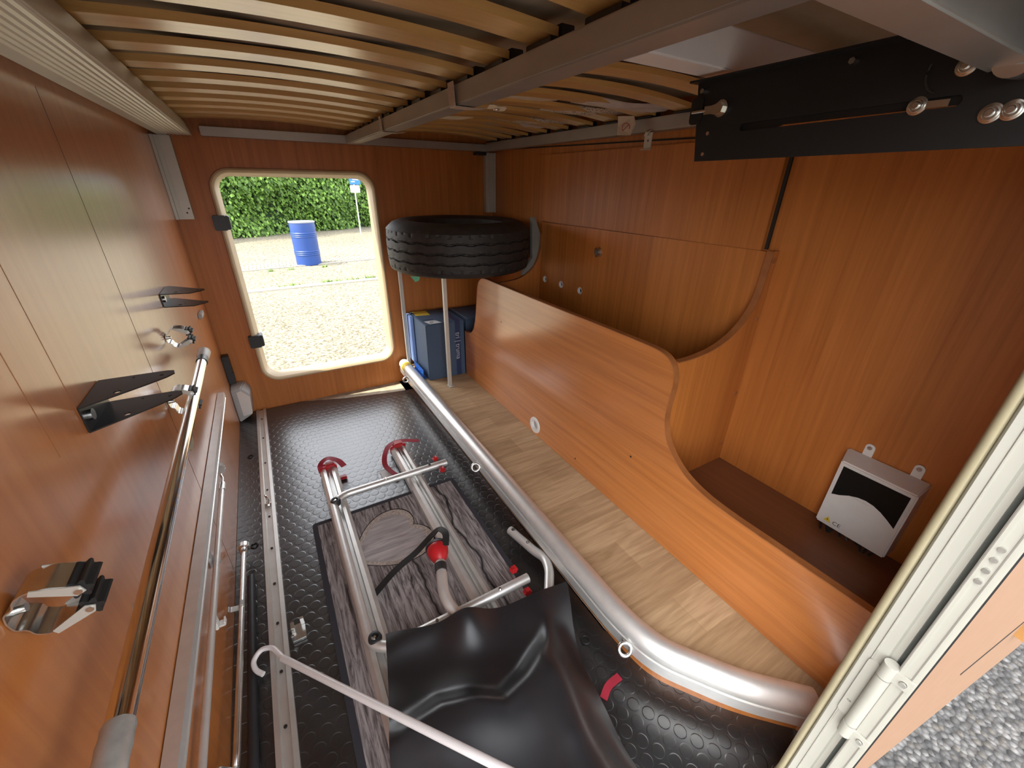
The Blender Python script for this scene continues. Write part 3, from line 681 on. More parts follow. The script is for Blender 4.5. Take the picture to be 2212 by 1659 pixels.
# guide posts in the far corners
mb = MB().box((-.252,2.062,.862),(-.205,2.088,1.139)).box((-.243,2.058,.862),(-.238,2.062,1.139)).box((-.2615,2.05,.862),(-.252,2.072,1.139))
gp = tag(build('guide_post', mb, M['alu_l'], bevel=.001), 'pale aluminium guide post in the far left corner by the window', 'post')
mb = MB(); [mb.cyl((x,2.0621,z),(x,2.0608,z),.003,10) for x, z in ((-.222,.885),(-.213,.90))]
build('rivet', mb, M['dark'], gp)
mb = MB().box((1.046,2.060,.866),(1.096,2.088,1.139)).box((1.060,2.054,.866),(1.066,2.061,1.139)).box((1.086,2.050,.866),(1.0985,2.061,1.139))
gp2 = tag(build('guide_post', mb, M['alu_l'], bevel=.001), 'pale aluminium guide post in the far right corner above the tyre', 'post')
tag(build('end_stop', MB().box((.99,2.045,1.126),(1.045,2.088,1.139)), M['black_plastic'], bevel=.002), 'black stop block beside the far right guide post', 'block')

# lift bracket: black plate hung under the bed frame
PX = .590
LP = thing('lift_bracket', 'large matt black steel lift plate with slot and bolts, upper right', 'bracket', (PX,.3,1.04))
slot = []
for (yy, zz, s0) in ((.400,1.0735,0),(.188,1.0765,1)):
    for i in range(9): a = -math.pi/2+math.pi*i/8 if s0 == 0 else math.pi/2+math.pi*i/8; slot.append((yy+.0045*math.cos(a), zz+.0045*math.sin(a)))
build('plate', MB().plate([(.467,1.035),(.484,1.133),(.07,1.133),(.07,1.037)], [slot], YZ(PX), .003), M['blk_m'], LP, smooth=20)
build('rear_plate', MB().plate([(.35,1.0725),(.35,1.10),(.07,1.105),(.07,1.0745)], [], YZ(PX+.006), .003), M['blk_m'], LP, smooth=20)
build('rear_plate', MB().plate([(.42,1.060),(.385,1.060),(.35,1.0725),(.35,1.10),(.42,1.10)], [], YZ(PX+.006), .003), M['blk_m'], LP, smooth=20)
build('top_flange', MB().box((PX-.014,.07,1.133),(PX+.003,.488,1.1355)), M['blk_m'], LP)
def bolt(c, r, mt, parent, ax=(-1,0,0), name='bolt'):
    return build(name, MB().lathe(c, ax, [(0,.0065),(r*.34,.0065),(r*.42,.0058),(r*.45,.004),(r*.60,.004),(r*.66,.003),(r*.82,.0027),(r*.86,.0015),(r*1.0,.0012),(r*1.0,0)], 28), mt, parent, smooth=25)
for (y, z) in ((.216,1.0755),(.160,1.0635),(.147,1.0645),(.190,1.103)): bolt((PX-.0004,y,z), .0080, M['zinc'], LP)
build('slide_bar', MB().box((PX-.0018,.192,1.0725),(PX-.0003,.214,1.0785)), M['zinc'], LP)
for (y, z) in ((.472,1.123),(.287,1.124)): build('cap_screw', MB().cyl((PX,y,z),(PX-.005,y,z),.0034,6), M['zinc'], LP)
for (y, z) in ((.452,1.070),(.454,1.044)): build('rivet', MB().cyl((PX,y,z),(PX-.0015,y,z),.0026,10), M['zinc'], LP)
lg = build('cable_lug', MB().plate([(.463,1.0935),(.463,1.1035),(.452,1.1035),(.445,1.105)]+[(.437+.0105*math.cos(a),1.0985+.0105*math.sin(a)) for a in [math.radians(80+i*20) for i in range(11)]]+[(.445,1.092),(.452,1.0935)], [], YZ(PX-.0005,-1), .0035), M['zinc'], LP, smooth=30)
build('hex_bolt', MB().cyl((PX-.004,.437,1.0985),(PX-.009,.437,1.0985),.007,6), M['zinc'], lg)
build('rod', MB().cyl((PX-.002,.484,1.0985),(PX-.002,.460,1.0985),.0024,12), M['zinc'], lg)
build('ear', MB().plate(rrect(.478,1.100,.010,.017,.006), [], YZ(PX+.001,-1), .003), M['blk_m'], LP, smooth=20)
mb = MB(); pr_ = [(.214+.014*math.cos(a)-.010,1.103+.018*math.sin(a)) for a in [math.radians(20-i*9) for i in range(12)]]
mb.tube([(PX-.0006,y,z) for y,z in pr_], .0011, 6); build('slot_arc', mb, M['dark'], LP)
# steel cross arm in front of the plate, with end cap
AR = thing('steel_arm', 'broad shiny steel arm crossing in front of the black lift plate, top right corner', 'arm', (.3,.155,1.1))
build('arm_tube', MB().add([(-.19,.138,1.093),(.548,.138,1.093),(.577,.171,1.093),(-.19,.173,1.093),(-.19,.138,1.125),(.548,.138,1.125),(.577,.171,1.125),(-.19,.173,1.125)],[(0,3,2,1),(4,5,6,7),(0,1,5,4),(1,2,6,5),(2,3,7,6),(3,0,4,7)]), M['steel'], AR, bevel=.0015)
build('end_cap', MB().cyl((.556,.150,1.098),(.586,.150,1.098),.014,24,.012).cyl((.572,.150,1.100),(.588,.150,1.100),.007,6), M['zinc'], AR, label='bright zinc end bolt')
tag(build('black_cover', MB().plate([(.236,1.158),(.236,1.20),(.07,1.20),(.07,1.115),(.16,1.133)], [], YZ(.64), .004), M['blk'], smooth=0), 'black steel cover above the lift plate at the top right corner', 'cover')

# ------------------------------------------------------------------ kerb rail (tube profile) with eye bolts
KR = thing('edge_rail', 'silver round aluminium rail capping the step, bent at the near end', 'rail', (.53,1.0,ZR))
kp = [(.533,2.07,.108),(.533,.392,.108),(.549,.295,.108),(.643,.163,.108),(.733,.076,.108)]
kp = rounded(kp[:2]+kp[2:], .05, 8)
build('tube', MB().tube(kp, .0265, 28), M['alu_s'], KR, smooth=40)
fl = [Vector(p) for p in kp]
prof = [(-.001,.0),(-.001,-.012),(-.006,-.014),(-.006,-.020),(-.001,-.022),(-.001,-.034),(-.008,-.037),(-.008,-.046),(.004,-.048),(.010,-.044),(.010,.0)]
prof = [(-x-.015, z*.62-.016) for x, z in prof]
build('flange', MB().sweep([(x,y,z+.0) for x,y,z in kp], [(-a,b) for a, b in prof], up=(0,0,1)), M['alu_s'], KR, smooth=20)
for i, (y, big) in enumerate(((1.93,.7),(1.095,1.0),(.352,1.25))):
    x = .503 if y > .4 else .512
    e = build('eye_bolt', MB().torus((x-.008,y-.010,.080), (.38,.72,-.58), .0135, .0042, 28, 10), M['zinc'], KR, smooth=40)
    build('collar', MB().cyl((x+.016,y+.004,.084),(x+.002,y+.0,.081),.0085,16), M['zinc'], e)
build('end_tape', MB().tube([(.533,2.071,.108),(.533,1.985,.108)], .0272, 28), M['white'], KR, label='white tape at far end')
build('end_tape', MB().lathe((.533,2.00,.108),(0,1,0),[(.0274,-.022),(.0278,-.021),(.0278,.02),(.0274,.021)],28), M['yellow'], KR, label='yellow tape band')

# ------------------------------------------------------------------ tyre
TY = thing('spare_tyre', 'black spare van tyre lying flat on metal legs in the far right corner', 'tyre', (.755,1.755,.672))
TC, TR, T0, T1 = Vector((.755,1.755,0)), .310, .660, .862
prof = [(.185,T0+.03),(.19,T0+.012),(.215,T0+.002),(.25,T0),(.285,T0+.004),(.302,T0+.012),(TR-.003,T0+.024)]
zz = [T0+.024+(T1-T0-.058)*i/66 for i in range(67)]
gro = (.24,.5,.76)
k = 240; vs = []; ring = []
bm_prof = []
for z in zz:
    t = (z-zz[0])/(zz[-1]-zz[0]); bm_prof.append((TR-.004*(2*t-1)**2, z, min(abs(t-g) for g in gro)))
rows = [(r, z, 1) for r, z in prof]+bm_prof+[(TR-.003,T1-.033,1),(.300,T1-.026,1),(.282,T1-.010,1),(.25,T1,1),(.215,T1-.002,1),(.19,T1-.012,1),(.185,T1-.03,1),(.178,T1-.05,1),(.178,T0+.05,1),(.185,T0+.03,1)]
for qi, (r, z, g) in enumerate(rows):
    for i in range(k):
        a = 2*math.pi*i/k; zz_ = z; rr = r
        tread = 7 <= qi <= 73
        if tread:
            zg = z+.0032*(abs((i % 10)-5)/2.5-1)          # zigzag grooves
            t = (zg-zz[0])/(zz[-1]-zz[0]); dmin = min(abs(t-q) for q in gro)
            if dmin < .020: rr = r-.007
            else:
                if (i % 6) == 0 and int(t*30) % 7 in (2,3): rr = r-.0016      # sipes
            if (t < .07 or t > .93) and (i % 5) == 0: rr = r-.0030
        vs.append((TC.x+rr*math.cos(a), TC.y+rr*math.sin(a), z))
nr = len(rows)
fs = [(q*k+i, q*k+(i+1)%k, (q+1)*k+(i+1)%k, (q+1)*k+i) for q in range(nr-1) for i in range(k)]
build('tyre_body', MB().add(vs, fs), M['tyre'], TY, smooth=32)
mb = MB().torus((TC.x,TC.y,T1-.0065),(0,0,1),.232,.0022,72,6).torus((TC.x,TC.y,T1-.012),(0,0,1),.198,.003,72,6)
build('bead_ring', mb, M['tyre'], TY)
tag(build('foam_wedge', MB().plate([(1.044,.872),(1.060,.872),(1.096,.788),(1.097,.740),(1.085,.672),(1.05,.632),(1.0,.628),(1.052,.70)], [], XZ(1.6135), .018), M['greywedge'], smooth=0), 'grey foam padding wedged between the tyre and the right wall', 'padding')
for (x, y, z0, lab) in ((.656,1.712,ZR,'thin pale metal support leg under the tyre, in front of the blue carton'), (.555,2.045,ZR,'thin pale metal support leg under the tyre, behind the carton at the far wall')):
    t = thing('support_leg', lab, 'leg', (x,y,z0), 'metal legs under the tyre')
    build('leg_profile', MB().plate([(x-.008,y-.008),(x+.008,y-.008),(x+.008,y-.0055),(x-.0055,y-.0055),(x-.0055,y+.008),(x-.008,y+.008)], [], XY(z0+.003), .549), M['alu_l'], t, smooth=0)
    build('foot', MB().box((x-.012,y-.030,z0+.001),(x+.014,y+.010,z0+.004)), M['alu_l'], t, bevel=.001)
    build('screw', MB().cyl((x+.002,y-.020,z0+.004),(x+.002,y-.020,z0+.007),.004,12), M['zinc'], t)
mb = MB().box((.648,1.705,.6525),(.93,1.72,.6585)).box((.60,2.036,.6525),(.93,2.05,.6585)).box((.60,1.72,.6525),(.615,2.036,.6585)).box((.915,1.72,.6525),(.93,2.036,.6585))
tag(build('tyre_carrier', mb, M['alu_l'], bevel=.001), 'pale metal carrier bars the tyre rests on', 'carrier')
tag(build('green_tag', MB().add([(.484,1.63,.664),(.520,1.62,.660),(.515,1.62,.646),(.500,1.622,.640)],[(0,1,2,3)]).add([(.484,1.632,.664),(.520,1.622,.660),(.515,1.622,.646),(.500,1.624,.640)],[(3,2,1,0)]), M['green'], smooth=0), 'small green tag hanging from under the tyre', 'tag')

# ------------------------------------------------------------------ cartons
CB = thing('carton', 'dark blue cardboard carton with pale lettering on the step below the tyre', 'box', (.68,1.93,ZR))
c0, c1 = (.586,1.806,ZR+.001), (.784,2.055,.392)
build('carton_body', MB().box(c0, c1), M['carton'], CB, bevel=.003)
build('print_band', MB().box((.735,1.8052,ZR+.002),(.762,1.806,.3922)).box((.735,1.806,.392),(.762,2.05,.3928)), M['carton_tape'], CB)
text_mesh('tri | truma', .036, lambda u,v,w: (.7475+v, 1.8047, .262-u*.95), M['text_w'], CB)
lb = build('paper_label', MB().plate([(.612,1.815),(.672,1.815),(.655,1.865),(.600,1.865)], [], XY(.3921), .0006), M['label'], CB, label='white printed shipping label')
mb = MB(); rnd = random.Random(4)
for i in range(7): mb.box((.612+.002*i,1.822+.005*i,.3928),(.612+.002*i+rnd.uniform(.015,.035),1.8235+.005*i,.3930))
build('label_print', mb, M['ink'], lb)
build('hand_slot', MB().box((.600,1.885,.3921),(.655,1.891,.3926)), M['dark'], CB)
build('yellow_sticker', MB().plate([(.595,1.975),(.665,1.960),(.672,2.045),(.600,2.05)], [], XY(.3921), .0008), M['yellow'], CB)
CB2 = thing('carton', 'second dark blue carton mostly hidden behind the wavy locker panel', 'box', (.90,1.93,.1))
build('carton_body', MB().box((.806,1.83,ZR+.001),(1.04,2.06,.385)), M['carton'], CB2, bevel=.003)
build('flap_seam', MB().box((.815,1.83,.3852),(.817,2.05,.3857)).box((.905,1.83,.3852),(.93,1.87,.3857)), M['text_w'], CB2)
tag(build('foam_board', MB().add([(.566,1.815,.30),(.583,1.815,.30),(.583,2.06,.385),(.566,2.06,.385),(.566,1.98,.135),(.583,1.98,.135),(.583,2.06,.135),(.566,2.06,.135)],[(0,1,2,3),(4,7,6,5),(0,4,5,1),(1,5,6,2),(2,6,7,3),(3,7,4,0)]) if False else MB().box((.569,1.99,.137),(.584,2.07,.388)), M['lblue'], bevel=.002), 'pale blue board standing against the left side of the dark blue carton', 'board')
mb = MB().box((.5665,1.84,ZR+.001),(.583,1.985,.104)).box((.5665,1.84,.104),(.5695,1.985,.150))
bb = tag(build('blue_bracket', mb, M['blue_m'], bevel=.001), 'bright blue metal angle bracket at the foot of the dark blue carton', 'bracket')
mb = MB(); [mb.cyl((.5667,y,.128),(.5655,y,.128),.004,12) for y in (1.86,1.91,1.96)]
build('bracket_hole', mb, M['lblue'], bb)

# ------------------------------------------------------------------ left wall things
def wall_bracket(y0, y1, z0, z1, tip, ytip, label, mt):
    t = thing('wall_bracket', label, 'bracket', (XL, (y0+y1)/2, z0), 'u-shaped shelf brackets on the left wall')
    build('back_plate', MB().plate([(y0,z0),(y1,z0),(y1,z1),(y0,z1)], [], YZ(XL+.0005), .002), mt, t, smooth=0)
    for z in (z0, z1):
        out = [(XL+.001,y0),(tip-.03,ytip-.035),(tip-.008,ytip-.016),(tip,ytip-.004),(tip-.002,ytip+.008),(tip-.012,ytip+.012),(XL+.012,y1),(XL+.001,y1)]
        holes = [circ(tip-.016,ytip-.006,.003,10), circ(XL+.035,(y0*.55+ytip*.45),.0045,12), circ(XL+.045,ytip+.003,.002,8)]
        build('arm', MB().plate(out, holes, XY(z-.001), .002), mt, t, smooth=0)
    build('screw', MB().cyl((XL+.0026,(y0*.8+y1*.2),(z0+z1)/2),(XL+.007,(y0*.8+y1*.2),(z0+z1)/2),.008,20), M['zinc'], t)
wall_bracket(.70,.80,.684,.721,-.165,.785,'dark metal u-shaped bracket on left wall, larger nearer one', M['blk'])
wall_bracket(1.374,1.476,.694,.728,-.164,1.392,'dark metal u-shaped bracket on left wall, small one near the far corner', M['blk'])
def tool_clip(y, z, s_, label, w_=.030, held=0):
    t = thing('spring_clip', label, 'clip', (XL, y, z), 'spring tool clips on the left wall')
    P = lambda pts: [(XL+x*s_, y, z+h*s_) for x, h in pts]
    base = P([(.001,-.014),(.0015,-.010),(.0015,.010),(.001,.014)])
    pr = [(-w_/2,-.0006),(w_/2,-.0006),(w_/2,.0006),(-w_/2,.0006)]
    opn = .006 if held else 0
    for sg in (1,-1):
        arm = P([(.0015,0),(.003,sg*.010),(.010,sg*.013),(.012,sg*(.021+opn)),(.020,sg*(.026+opn)),(.036,sg*(.025+opn)),(.047,sg*(.019+opn)),(.052,sg*(.014+opn))])
        build('spring_arm', MB().sweep(rounded([tuple(p) for p in arm], .004), pr, side=(0,1,0)), M['zinc'], t, smooth=50)
        rc = Vector((XL+.052*s_, y, z+sg*(.012+opn)*s_))
        st = [(.0085+.0022*math.cos(6*a) if True else 0) for a in [2*math.pi*i/36 for i in range(36)]]
        k=36; n_=0
        vs = [(rc.x+st[i]*s_*math.cos(2*math.pi*i/k), yy, rc.z+st[i]*s_*math.sin(2*math.pi*i/k)) for yy in (y-w_/2+.001,y+w_/2-.001) for i in range(k)]
        build('roller', MB().add(vs, [(i,(i+1)%k,k+(i+1)%k,k+i) for i in range(k)]+[tuple(range(k)),tuple(range(k,2*k))]), M['blkrub'], t, smooth=30)
        a, b = Vector((XL+.024*s_, 0, z+sg*(.0255+opn)*s_)), Vector((rc.x,0,rc.z)); d = (b-a).normalized(); nn = Vector((-d.z,0,d.x))*.0055*s_
        for yy in (y-w_/2-.0012, y+w_/2):
            poly = [a+nn*.5, a-nn*.5, b-nn, b+d*.005*s_, b+nn]
            build('link_plate', MB().plate([(p.x,p.z) for p in poly], [], XZ(yy), .0012), M['alu_l'], t, smooth=0)
        build('rivet', MB().cyl((rc.x,y-w_/2-.0025,rc.z),(rc.x,y+w_/2+.002,rc.z),.003*s_,14), M['zinc'], t)
    build('screw', MB().cyl((XL+.002,y,z),(XL+.010,y,z),.004,12), M['zinc'], t)
tool_clip(.425,.652,1.0,'chrome spring clip with black rollers on left wall, large one at lower left')
tool_clip(1.285,.637,.95,'chrome spring clip with black rollers on left wall, small one below far bracket')
tool_clip(1.10,.541,.95,'chrome spring clip gripping the chrome pole on the left wall', held=1)
CP = thing('chrome_pole', 'long chrome pole with white end cap clipped along the left wall', 'pole', (-.213,.9,.54))
build('tube', MB().cyl((-.213,.06+.01,.532),(-.213,1.33,.549),.0115,28), M['chrome'], CP)
build('joint_ring', MB().cyl((-.213,1.315,.5485),(-.213,1.345,.549),.0135,24), M['black_plastic'], CP)
mb = MB().lathe((-.213,1.352,.549),(0,1,.02),[(.0125,-.01),(.0135,0),(.0155,.012),(.016,.045),(.014,.050),(0,.052)],24); build('end_cap', mb, M['white'], CP, label='white plastic end cap')
build('tape_wrap', MB().lathe((-.213,.36,.5355),(0,-1,0),[(.0125,0),(.0135,.004),(.0128,.012),(.0137,.02),(.013,.03),(.0138,.05),(.013,.08),(.0138,.12),(.0135,.26)],24), M['greytape'], CP, label='silver duct tape wrap')
# flat aluminium rail on the wall
FR = thing('flat_rail', 'long flat aluminium profile rail fixed low along the left wall', 'rail', (-.25,1.0,.27))
mb = MB(); pts = [(-.2605,.265),(-.241,.265),(-.240,.271),(-.243,.273),(-.243,.276),(-.240,.278),(-.241,.294),(-.2605,.294)]
def rail_z(y): return -.004+.018*(1.70-y)/1.3
mb.add([(x,y,z+rail_z(y)) for y in (.07,1.70) for x,z in pts],[(i,(i+1)%8,8+(i+1)%8,8+i) for i in range(8)]+[tuple(range(8)),tuple(range(8,16))]); build('profile', mb, M['alu_s'], FR, smooth=20)
build('stop_block', MB().box((-.2605,1.225,.24),(-.233,1.245,.266)), M['alu_d'], FR, bevel=.001)
TP = thing('thin_pole', 'thin satin aluminium pole with swivel hook end beside the flat rail', 'pole', (-.247,.8,.2))
build('tube', MB().cyl((-.246,.07,.196),(-.246,1.19,.212),.0065,18), M['alu_s'], TP)
build('collar', MB().cyl((-.246,1.185,.212),(-.246,1.215,.2125),.0085,18), M['zinc'], TP)
build('swivel', MB().tube(rounded([(-.246,1.21,.212),(-.246,1.245,.2125),(-.252,1.262,.214),(-.246,1.29,.214)],.008),.0032,10).torus((-.246,1.30,.216),(1,0,.2),.008,.002,20,8), M['zinc'], TP)
for y, z, mt, lab in ((.925,.205,'grey_pl','grey plastic pole clip holding the thin pole'), (.80,.145,'white','white plastic catch low on the left wall between the poles')):
    tag(build('pole_clip', MB().plate([(y-.011,z-.016),(y+.011,z-.016),(y+.011,z+.016),(y-.011,z+.016)], [], YZ(XL+.0005), .006).box((XL+.0065,y-.009,z-.014),(XL+.020,y+.009,z-.010)).box((XL+.017,y-.009,z-.010),(XL+.020,y+.009,z-.001)), M[mt], bevel=.0015), lab, 'clip')
# crank handle
CR = thing('crank_handle', 'galvanised crank rod with socket end low on left wall above the floor', 'crank', (-.235,.8,.08))
build('rod', MB().tube(rounded([(-.232,1.10,.045),(-.232,.545,.078),(-.232,.520,.085),(-.240,.500,.150),(-.238,.478,.158),(-.236,.455,.148),(-.236,.30,.150)],.022,8),.0062,16), M['zinc'], CR)
build('socket', MB().lathe((-.232,1.095,.0455),(0,1,-.05),[(0,-.004),(.008,-.004),(.0095,0),(.0095,.014),(.0135,.018),(.0135,.034),(.0105,.034),(.0105,.02),(0,.02)],22), M['zinc'], CR)
tag(build('spring_hook', MB().sweep(rounded([(XL+.0015,.90,.062),(XL+.006,.90,.056),(XL+.030,.90,.050),(XL+.038,.90,.060),(XL+.028,.90,.070)],.005),[(-.008,-.0008),(.008,-.0008),(.008,.0008),(-.008,.0008)],side=(0,1,0)), M['zinc'], smooth=40), 'small metal spring hook holding the crank rod on the left wall', 'clip')
tag(build('black_rod', MB().cyl((-.220,.07,.0115),(-.222,1.03,.0115),.0095,18), M['black_plastic']), 'black plastic rod lying on the floor against the left wall', 'rod')
tag(build('cover_plate', MB().plate(rrect(1.135,.417,.028,.022,.014), [], YZ(XL+.0005), .003), M['cream']), 'oval cream blanking plate behind the chrome pole', 'plate')
tag(build('blank_cap', MB().lathe((XL,.583,.462),(1,0,0),[(0,.0012),(.0062,.001),(.007,0)],18), M['tan']), 'tan round screw cap on the left wall near the chrome pole', 'cap')
tag(build('door_stop', MB().box((XL+.0005,1.835,.535),(XL+.012,1.905,.553)), M['grey_pl'], bevel=.002), 'small grey plastic block on left wall below the far bracket', 'block')
# wall joints (thin seams between boards)
for i, y in enumerate((1.073,.700,.612)):
    struct('trim_%d' % (9+i), MB().box((XL-.0005,y-.0005,(0,.70,.70)[i]),(XL+.0003,y+.0005,1.13)), (M['dark'], M['cherry_edge'], M['cherry_edge'])[i], smooth=0)
# corner lamp + latch
CL = thing('corner_lamp', 'grey plastic corner lamp housing at floor level by the far left corner', 'lamp', (-.225,2.03,0))
mb = MB().add([(-.2605,2.0,.0),(-.205,2.0,.03),(-.2605,2.088,.0),(-.20,2.088,.03),(-.2605,2.0,.165),(-.222,2.0,.165),(-.2605,2.088,.17),(-.205,2.088,.165),(-.195,2.0,.13),(-.188,2.088,.13)],
 [(0,1,3,2),(4,6,7,5),(0,4,5,8,1),(2,3,9,7,6),(1,8,9,3),(8,5,7,9),(0,2,6,4)])
build('housing', mb, M['grey_pl'], CL, bevel=.004)
build('diffuser', MB().add([(-.2035,1.997,.035),(-.195,1.997,.12),(-.223,1.997,.155),(-.240,1.997,.150),(-.240,1.997,.03)],[(0,1,2,3,4)]), M['white'], CL)
tag(build('door_catch', MB().box((-.2605,2.045,.175),(-.236,2.088,.305)).box((-.240,2.040,.19),(-.232,2.05,.23)).cyl((-.25,2.044,.285),(-.25,2.04,.285),.004,10), M['black_plastic'], bevel=.003), 'black plastic catch on the wall above the grey corner lamp', 'catch')

# ------------------------------------------------------------------ floor things
LR = thing('lashing_rail', 'aluminium lashing rail screwed to the rubber floor along left wall', 'rail', (-.175,1.1,0))
pts = [(-.192,.001),(-.192,.009),(-.182,.010),(-.180,.004),(-.164,.004),(-.162,.010),(-.152,.009),(-.152,.001)]
def rx(y): return (1.6-y)*.006
mb = MB().add([(x+rx(y),y,z) for y in (.075,2.075) for x,z in pts],[(i,(i+1)%8,8+(i+1)%8,8+i) for i in range(8)]+[tuple(range(8)),tuple(range(8,16))]); build('rail_profile', mb, M['alu'], LR, smooth=20)
for y in (.60,.72,.85,.98,1.12,1.27,1.42,1.60,1.80,1.98): build('screw', MB().cyl((-.172+rx(y),y,.004),(-.172+rx(y),y,.0062),.0035,12), M['dark'], LR)
tag(build('lashing_ring', MB().torus((-.170,1.345,.024),(1,.3,.2),.012,.0032,24,8).lathe((-.170,1.335,.0065),(0,0,1),[(0,.006),(.008,.005),(.011,0)],18), M['zinc']), 'small metal lashing ring standing in the floor rail', 'ring')
for k, (x, y) in enumerate(((-.222,1.68),(-.215,1.16))):
    tag(build('tie_ring', MB().torus((x,y,.003),(0,0,1),.009,.002,20,6), M['blk']), 'small dark tie ring on floor between wall and rail, %s one' % ('farther','nearer')[k], 'ring')
DM = tag(build('doormat', MB().plate(rrect(.19,.755,.243,.405,.012,4), [], XY(.0015), .006), M['doormat'], smooth=20, bevel=0), 'grey doormat printed with weathered wood and a cord heart', 'mat')
# bike carrier: two channel rails, two U tubes
BC = thing('bike_carrier', 'silver aluminium bike carrier frame with two rails lying on the doormat', 'bike carrier', (.17,.9,.01))
def channel(x0, x1, ya, yb, z0, h):
    w_ = x1-x0; q = [(x0,z0),(x1,z0),(x1+.000,z0+h*.7),(x1-.010,z0+h),(x1-.020,z0+h),(x1-.022,z0+h*.55),(x1-.028,z0+h*.55),(x1-.029,z0+h*.9),(x1-.031,z0+h*.9),(x0+.028,z0+h*.55),(x0+.022,z0+h*.55),(x0+.020,z0+h),(x0+.010,z0+h),(x0,z0+h*.7)]
    k = len(q); return MB().add([(x,y,z) for y in (ya,yb) for x,z in q],[(i,(i+1)%k,k+(i+1)%k,k+i) for i in range(k)]+[tuple(range(k)),tuple(range(k,2*k))])
ZB = .0085
r1 = build('rail', channel(.006,.064,.12,1.40,ZB,.034), M['alu_s'], BC, smooth=20)
r2 = build('rail', channel(.272,.330,.12,1.41,ZB,.034), M['alu_s'], BC, smooth=20)
for (r_, x, y) in ((r1,.035,1.40),(r2,.301,1.41)):
    build('end_cap', MB().box((x-.031,y-.006,ZB-.001),(x+.031,y+.016,ZB+.038)).cyl((x-.020,y+.006,ZB+.036),(x+.020,y+.006,ZB+.036),.010,16), M['red'], r_, bevel=.003, label='red plastic rail end')
zt = ZB+.034+.0135
ut = [(.425,1.195,zt),(.06,1.195,zt),(.020,1.170,zt),(.020,.650,zt),(.055,.618,zt),(.425,.618,zt)]
build('u_tube', MB().tube(rounded(ut, .055, 8), .0128, 20), M['alu_s'], BC, smooth=40)
for (x, y) in ((.021,1.165),(.024,.650)):
    e = build('black_cap', MB().lathe((x+.008,y,zt-.004),(0,0,1),[(.014,0),(.016,.012),(.0135,.020),(.0085,.021),(.0078,.016),(0,.016)],20), M['black_plastic'], BC, smooth=35)
    build('screw', MB().cyl((x+.008,y,zt+.010),(x+.008,y,zt+.015),.0032,6), M['zinc'], e)
for (x, y) in ((.392,1.215),(.396,1.168),(.400,.645),(.402,.590)):
    z = zt+(.012 if y in (1.215,.645) else 0); d = 1 if y in (1.215,.645) else -1
    kk = 30; pf = [(.0095+.0018*math.cos(6*2*math.pi*i/kk)) for i in range(kk)]
    vs = [(x+pf[i]*math.cos(2*math.pi*i/kk), y+dy*d, z+pf[i]*math.sin(2*math.pi*i/kk)) for dy in (0,.012) for i in range(kk)]
    build('knob', MB().add(vs, [(i,(i+1)%kk,kk+(i+1)%kk,kk+i) for i in range(kk)]+[tuple(range(kk)),tuple(range(kk,2*kk))]), M['red'], BC, smooth=30, label='red star knob')
for (x, y) in ((.36,1.195),(.20,1.195),(.34,.618),(.17,.618)): build('bolt', MB().lathe((x,y,zt+.0122),(0,0,1),[(0,.003),(.003,.003),(.005,0)],12), M['dark'] if x in (.36,) else M['zinc'], BC)
# red straps at rail ends
def ribbon(pts, w_, th=.0016, up=(0,0,1), r=.02): return MB().sweep(rounded(pts, r, 6), [(-w_/2,-th/2),(w_/2,-th/2),(w_/2,th/2),(-w_/2,th/2)], up=up)
build('wheel_strap', ribbon([(.012,1.395,.030),(.010,1.402,.062),(.040,1.412,.076),(.075,1.395,.062),(.088,1.365,.050)], .021, r=.02), M['redstrap'], r1, label='dark red strap')
build('buckle', MB().box((.028,1.385,.046),(.060,1.412,.060)).box((.066,1.345,.004),(.090,1.365,.016)), M['red'], r1, bevel=.003)
build('wheel_strap', ribbon([(.385,1.395,.048),(.330,1.412,.058),(.296,1.415,.062),(.262,1.405,.058),(.236,1.365,.045),(.225,1.330,.025),(.240,1.285,.018),(.256,1.255,.014)], .019, r=.03), M['redstrap'], r2, label='dark red strap')
build('buckle', MB().box((.284,1.39,.046),(.318,1.418,.064)), M['red'], r2, bevel=.003)
tag(build('paper_bag', MB().plate(rrect(.228,1.295,.036,.038,.008), [], XY(.0012), .005), M['clear'], smooth=30), 'clear plastic sleeve lying on the rubber floor between the rails', 'bag')
tag(build('paper_slip', MB().box((.203,1.268,.0075),(.250,1.325,.0082)), M['label']), 'white paper slip in the clear sleeve on the rubber floor', 'paper')
# clamp arm with red clamp
CA = thing('clamp_arm', 'curved aluminium bike holder arm with red plastic clamp', 'clamp', (.22,.65,.08))
build('arm_tube', MB().tube(rounded([(.300,.500,.052),(.225,.570,.075),(.198,.640,.096),(.222,.720,.110),(.226,.735,.110)], .05, 8), .0135, 20), M['alu_s'], CA, smooth=40)
build('sleeve', MB().cyl((.218,.708,.109),(.224,.728,.111),.0155,20), M['black_plastic'], CA)
mb = MB().lathe((.232,.765,.112),(.15,.95,.05),[(0,-.030),(.010,-.030),(.018,-.022),(.026,-.006),(.029,.008),(.027,.018),(.020,.024),(0,.026)],28)
build('clamp_head', mb, M['red'], CA, smooth=40)
build('clamp_lip', MB().lathe((.2345,.786,.113),(.15,.95,.05),[(.027,-.003),(.0295,0),(.028,.004),(.021,.009),(0,.009)],28), M['black_plastic'], CA)
build('clamp_strap', ribbon([(.252,.760,.134),(.268,.792,.140),(.262,.830,.130),(.235,.835,.105),(.190,.832,.070),(.125,.818,.055),(.062,.800,.020)], .018, .003, r=.03), M['blkrub'], CA, label='black ratchet strap')
mb = MB().tube(rounded([(.475,.80,.040),(.494,.69,.046),(.505,.655,.050),(.490,.61,.056),(.430,.53,.062)], .05, 8), .0128, 20)
BA = thing('bent_arm', 'short bent aluminium tube emerging from under the black sheet, right side', 'tube', (.48,.7,.05))
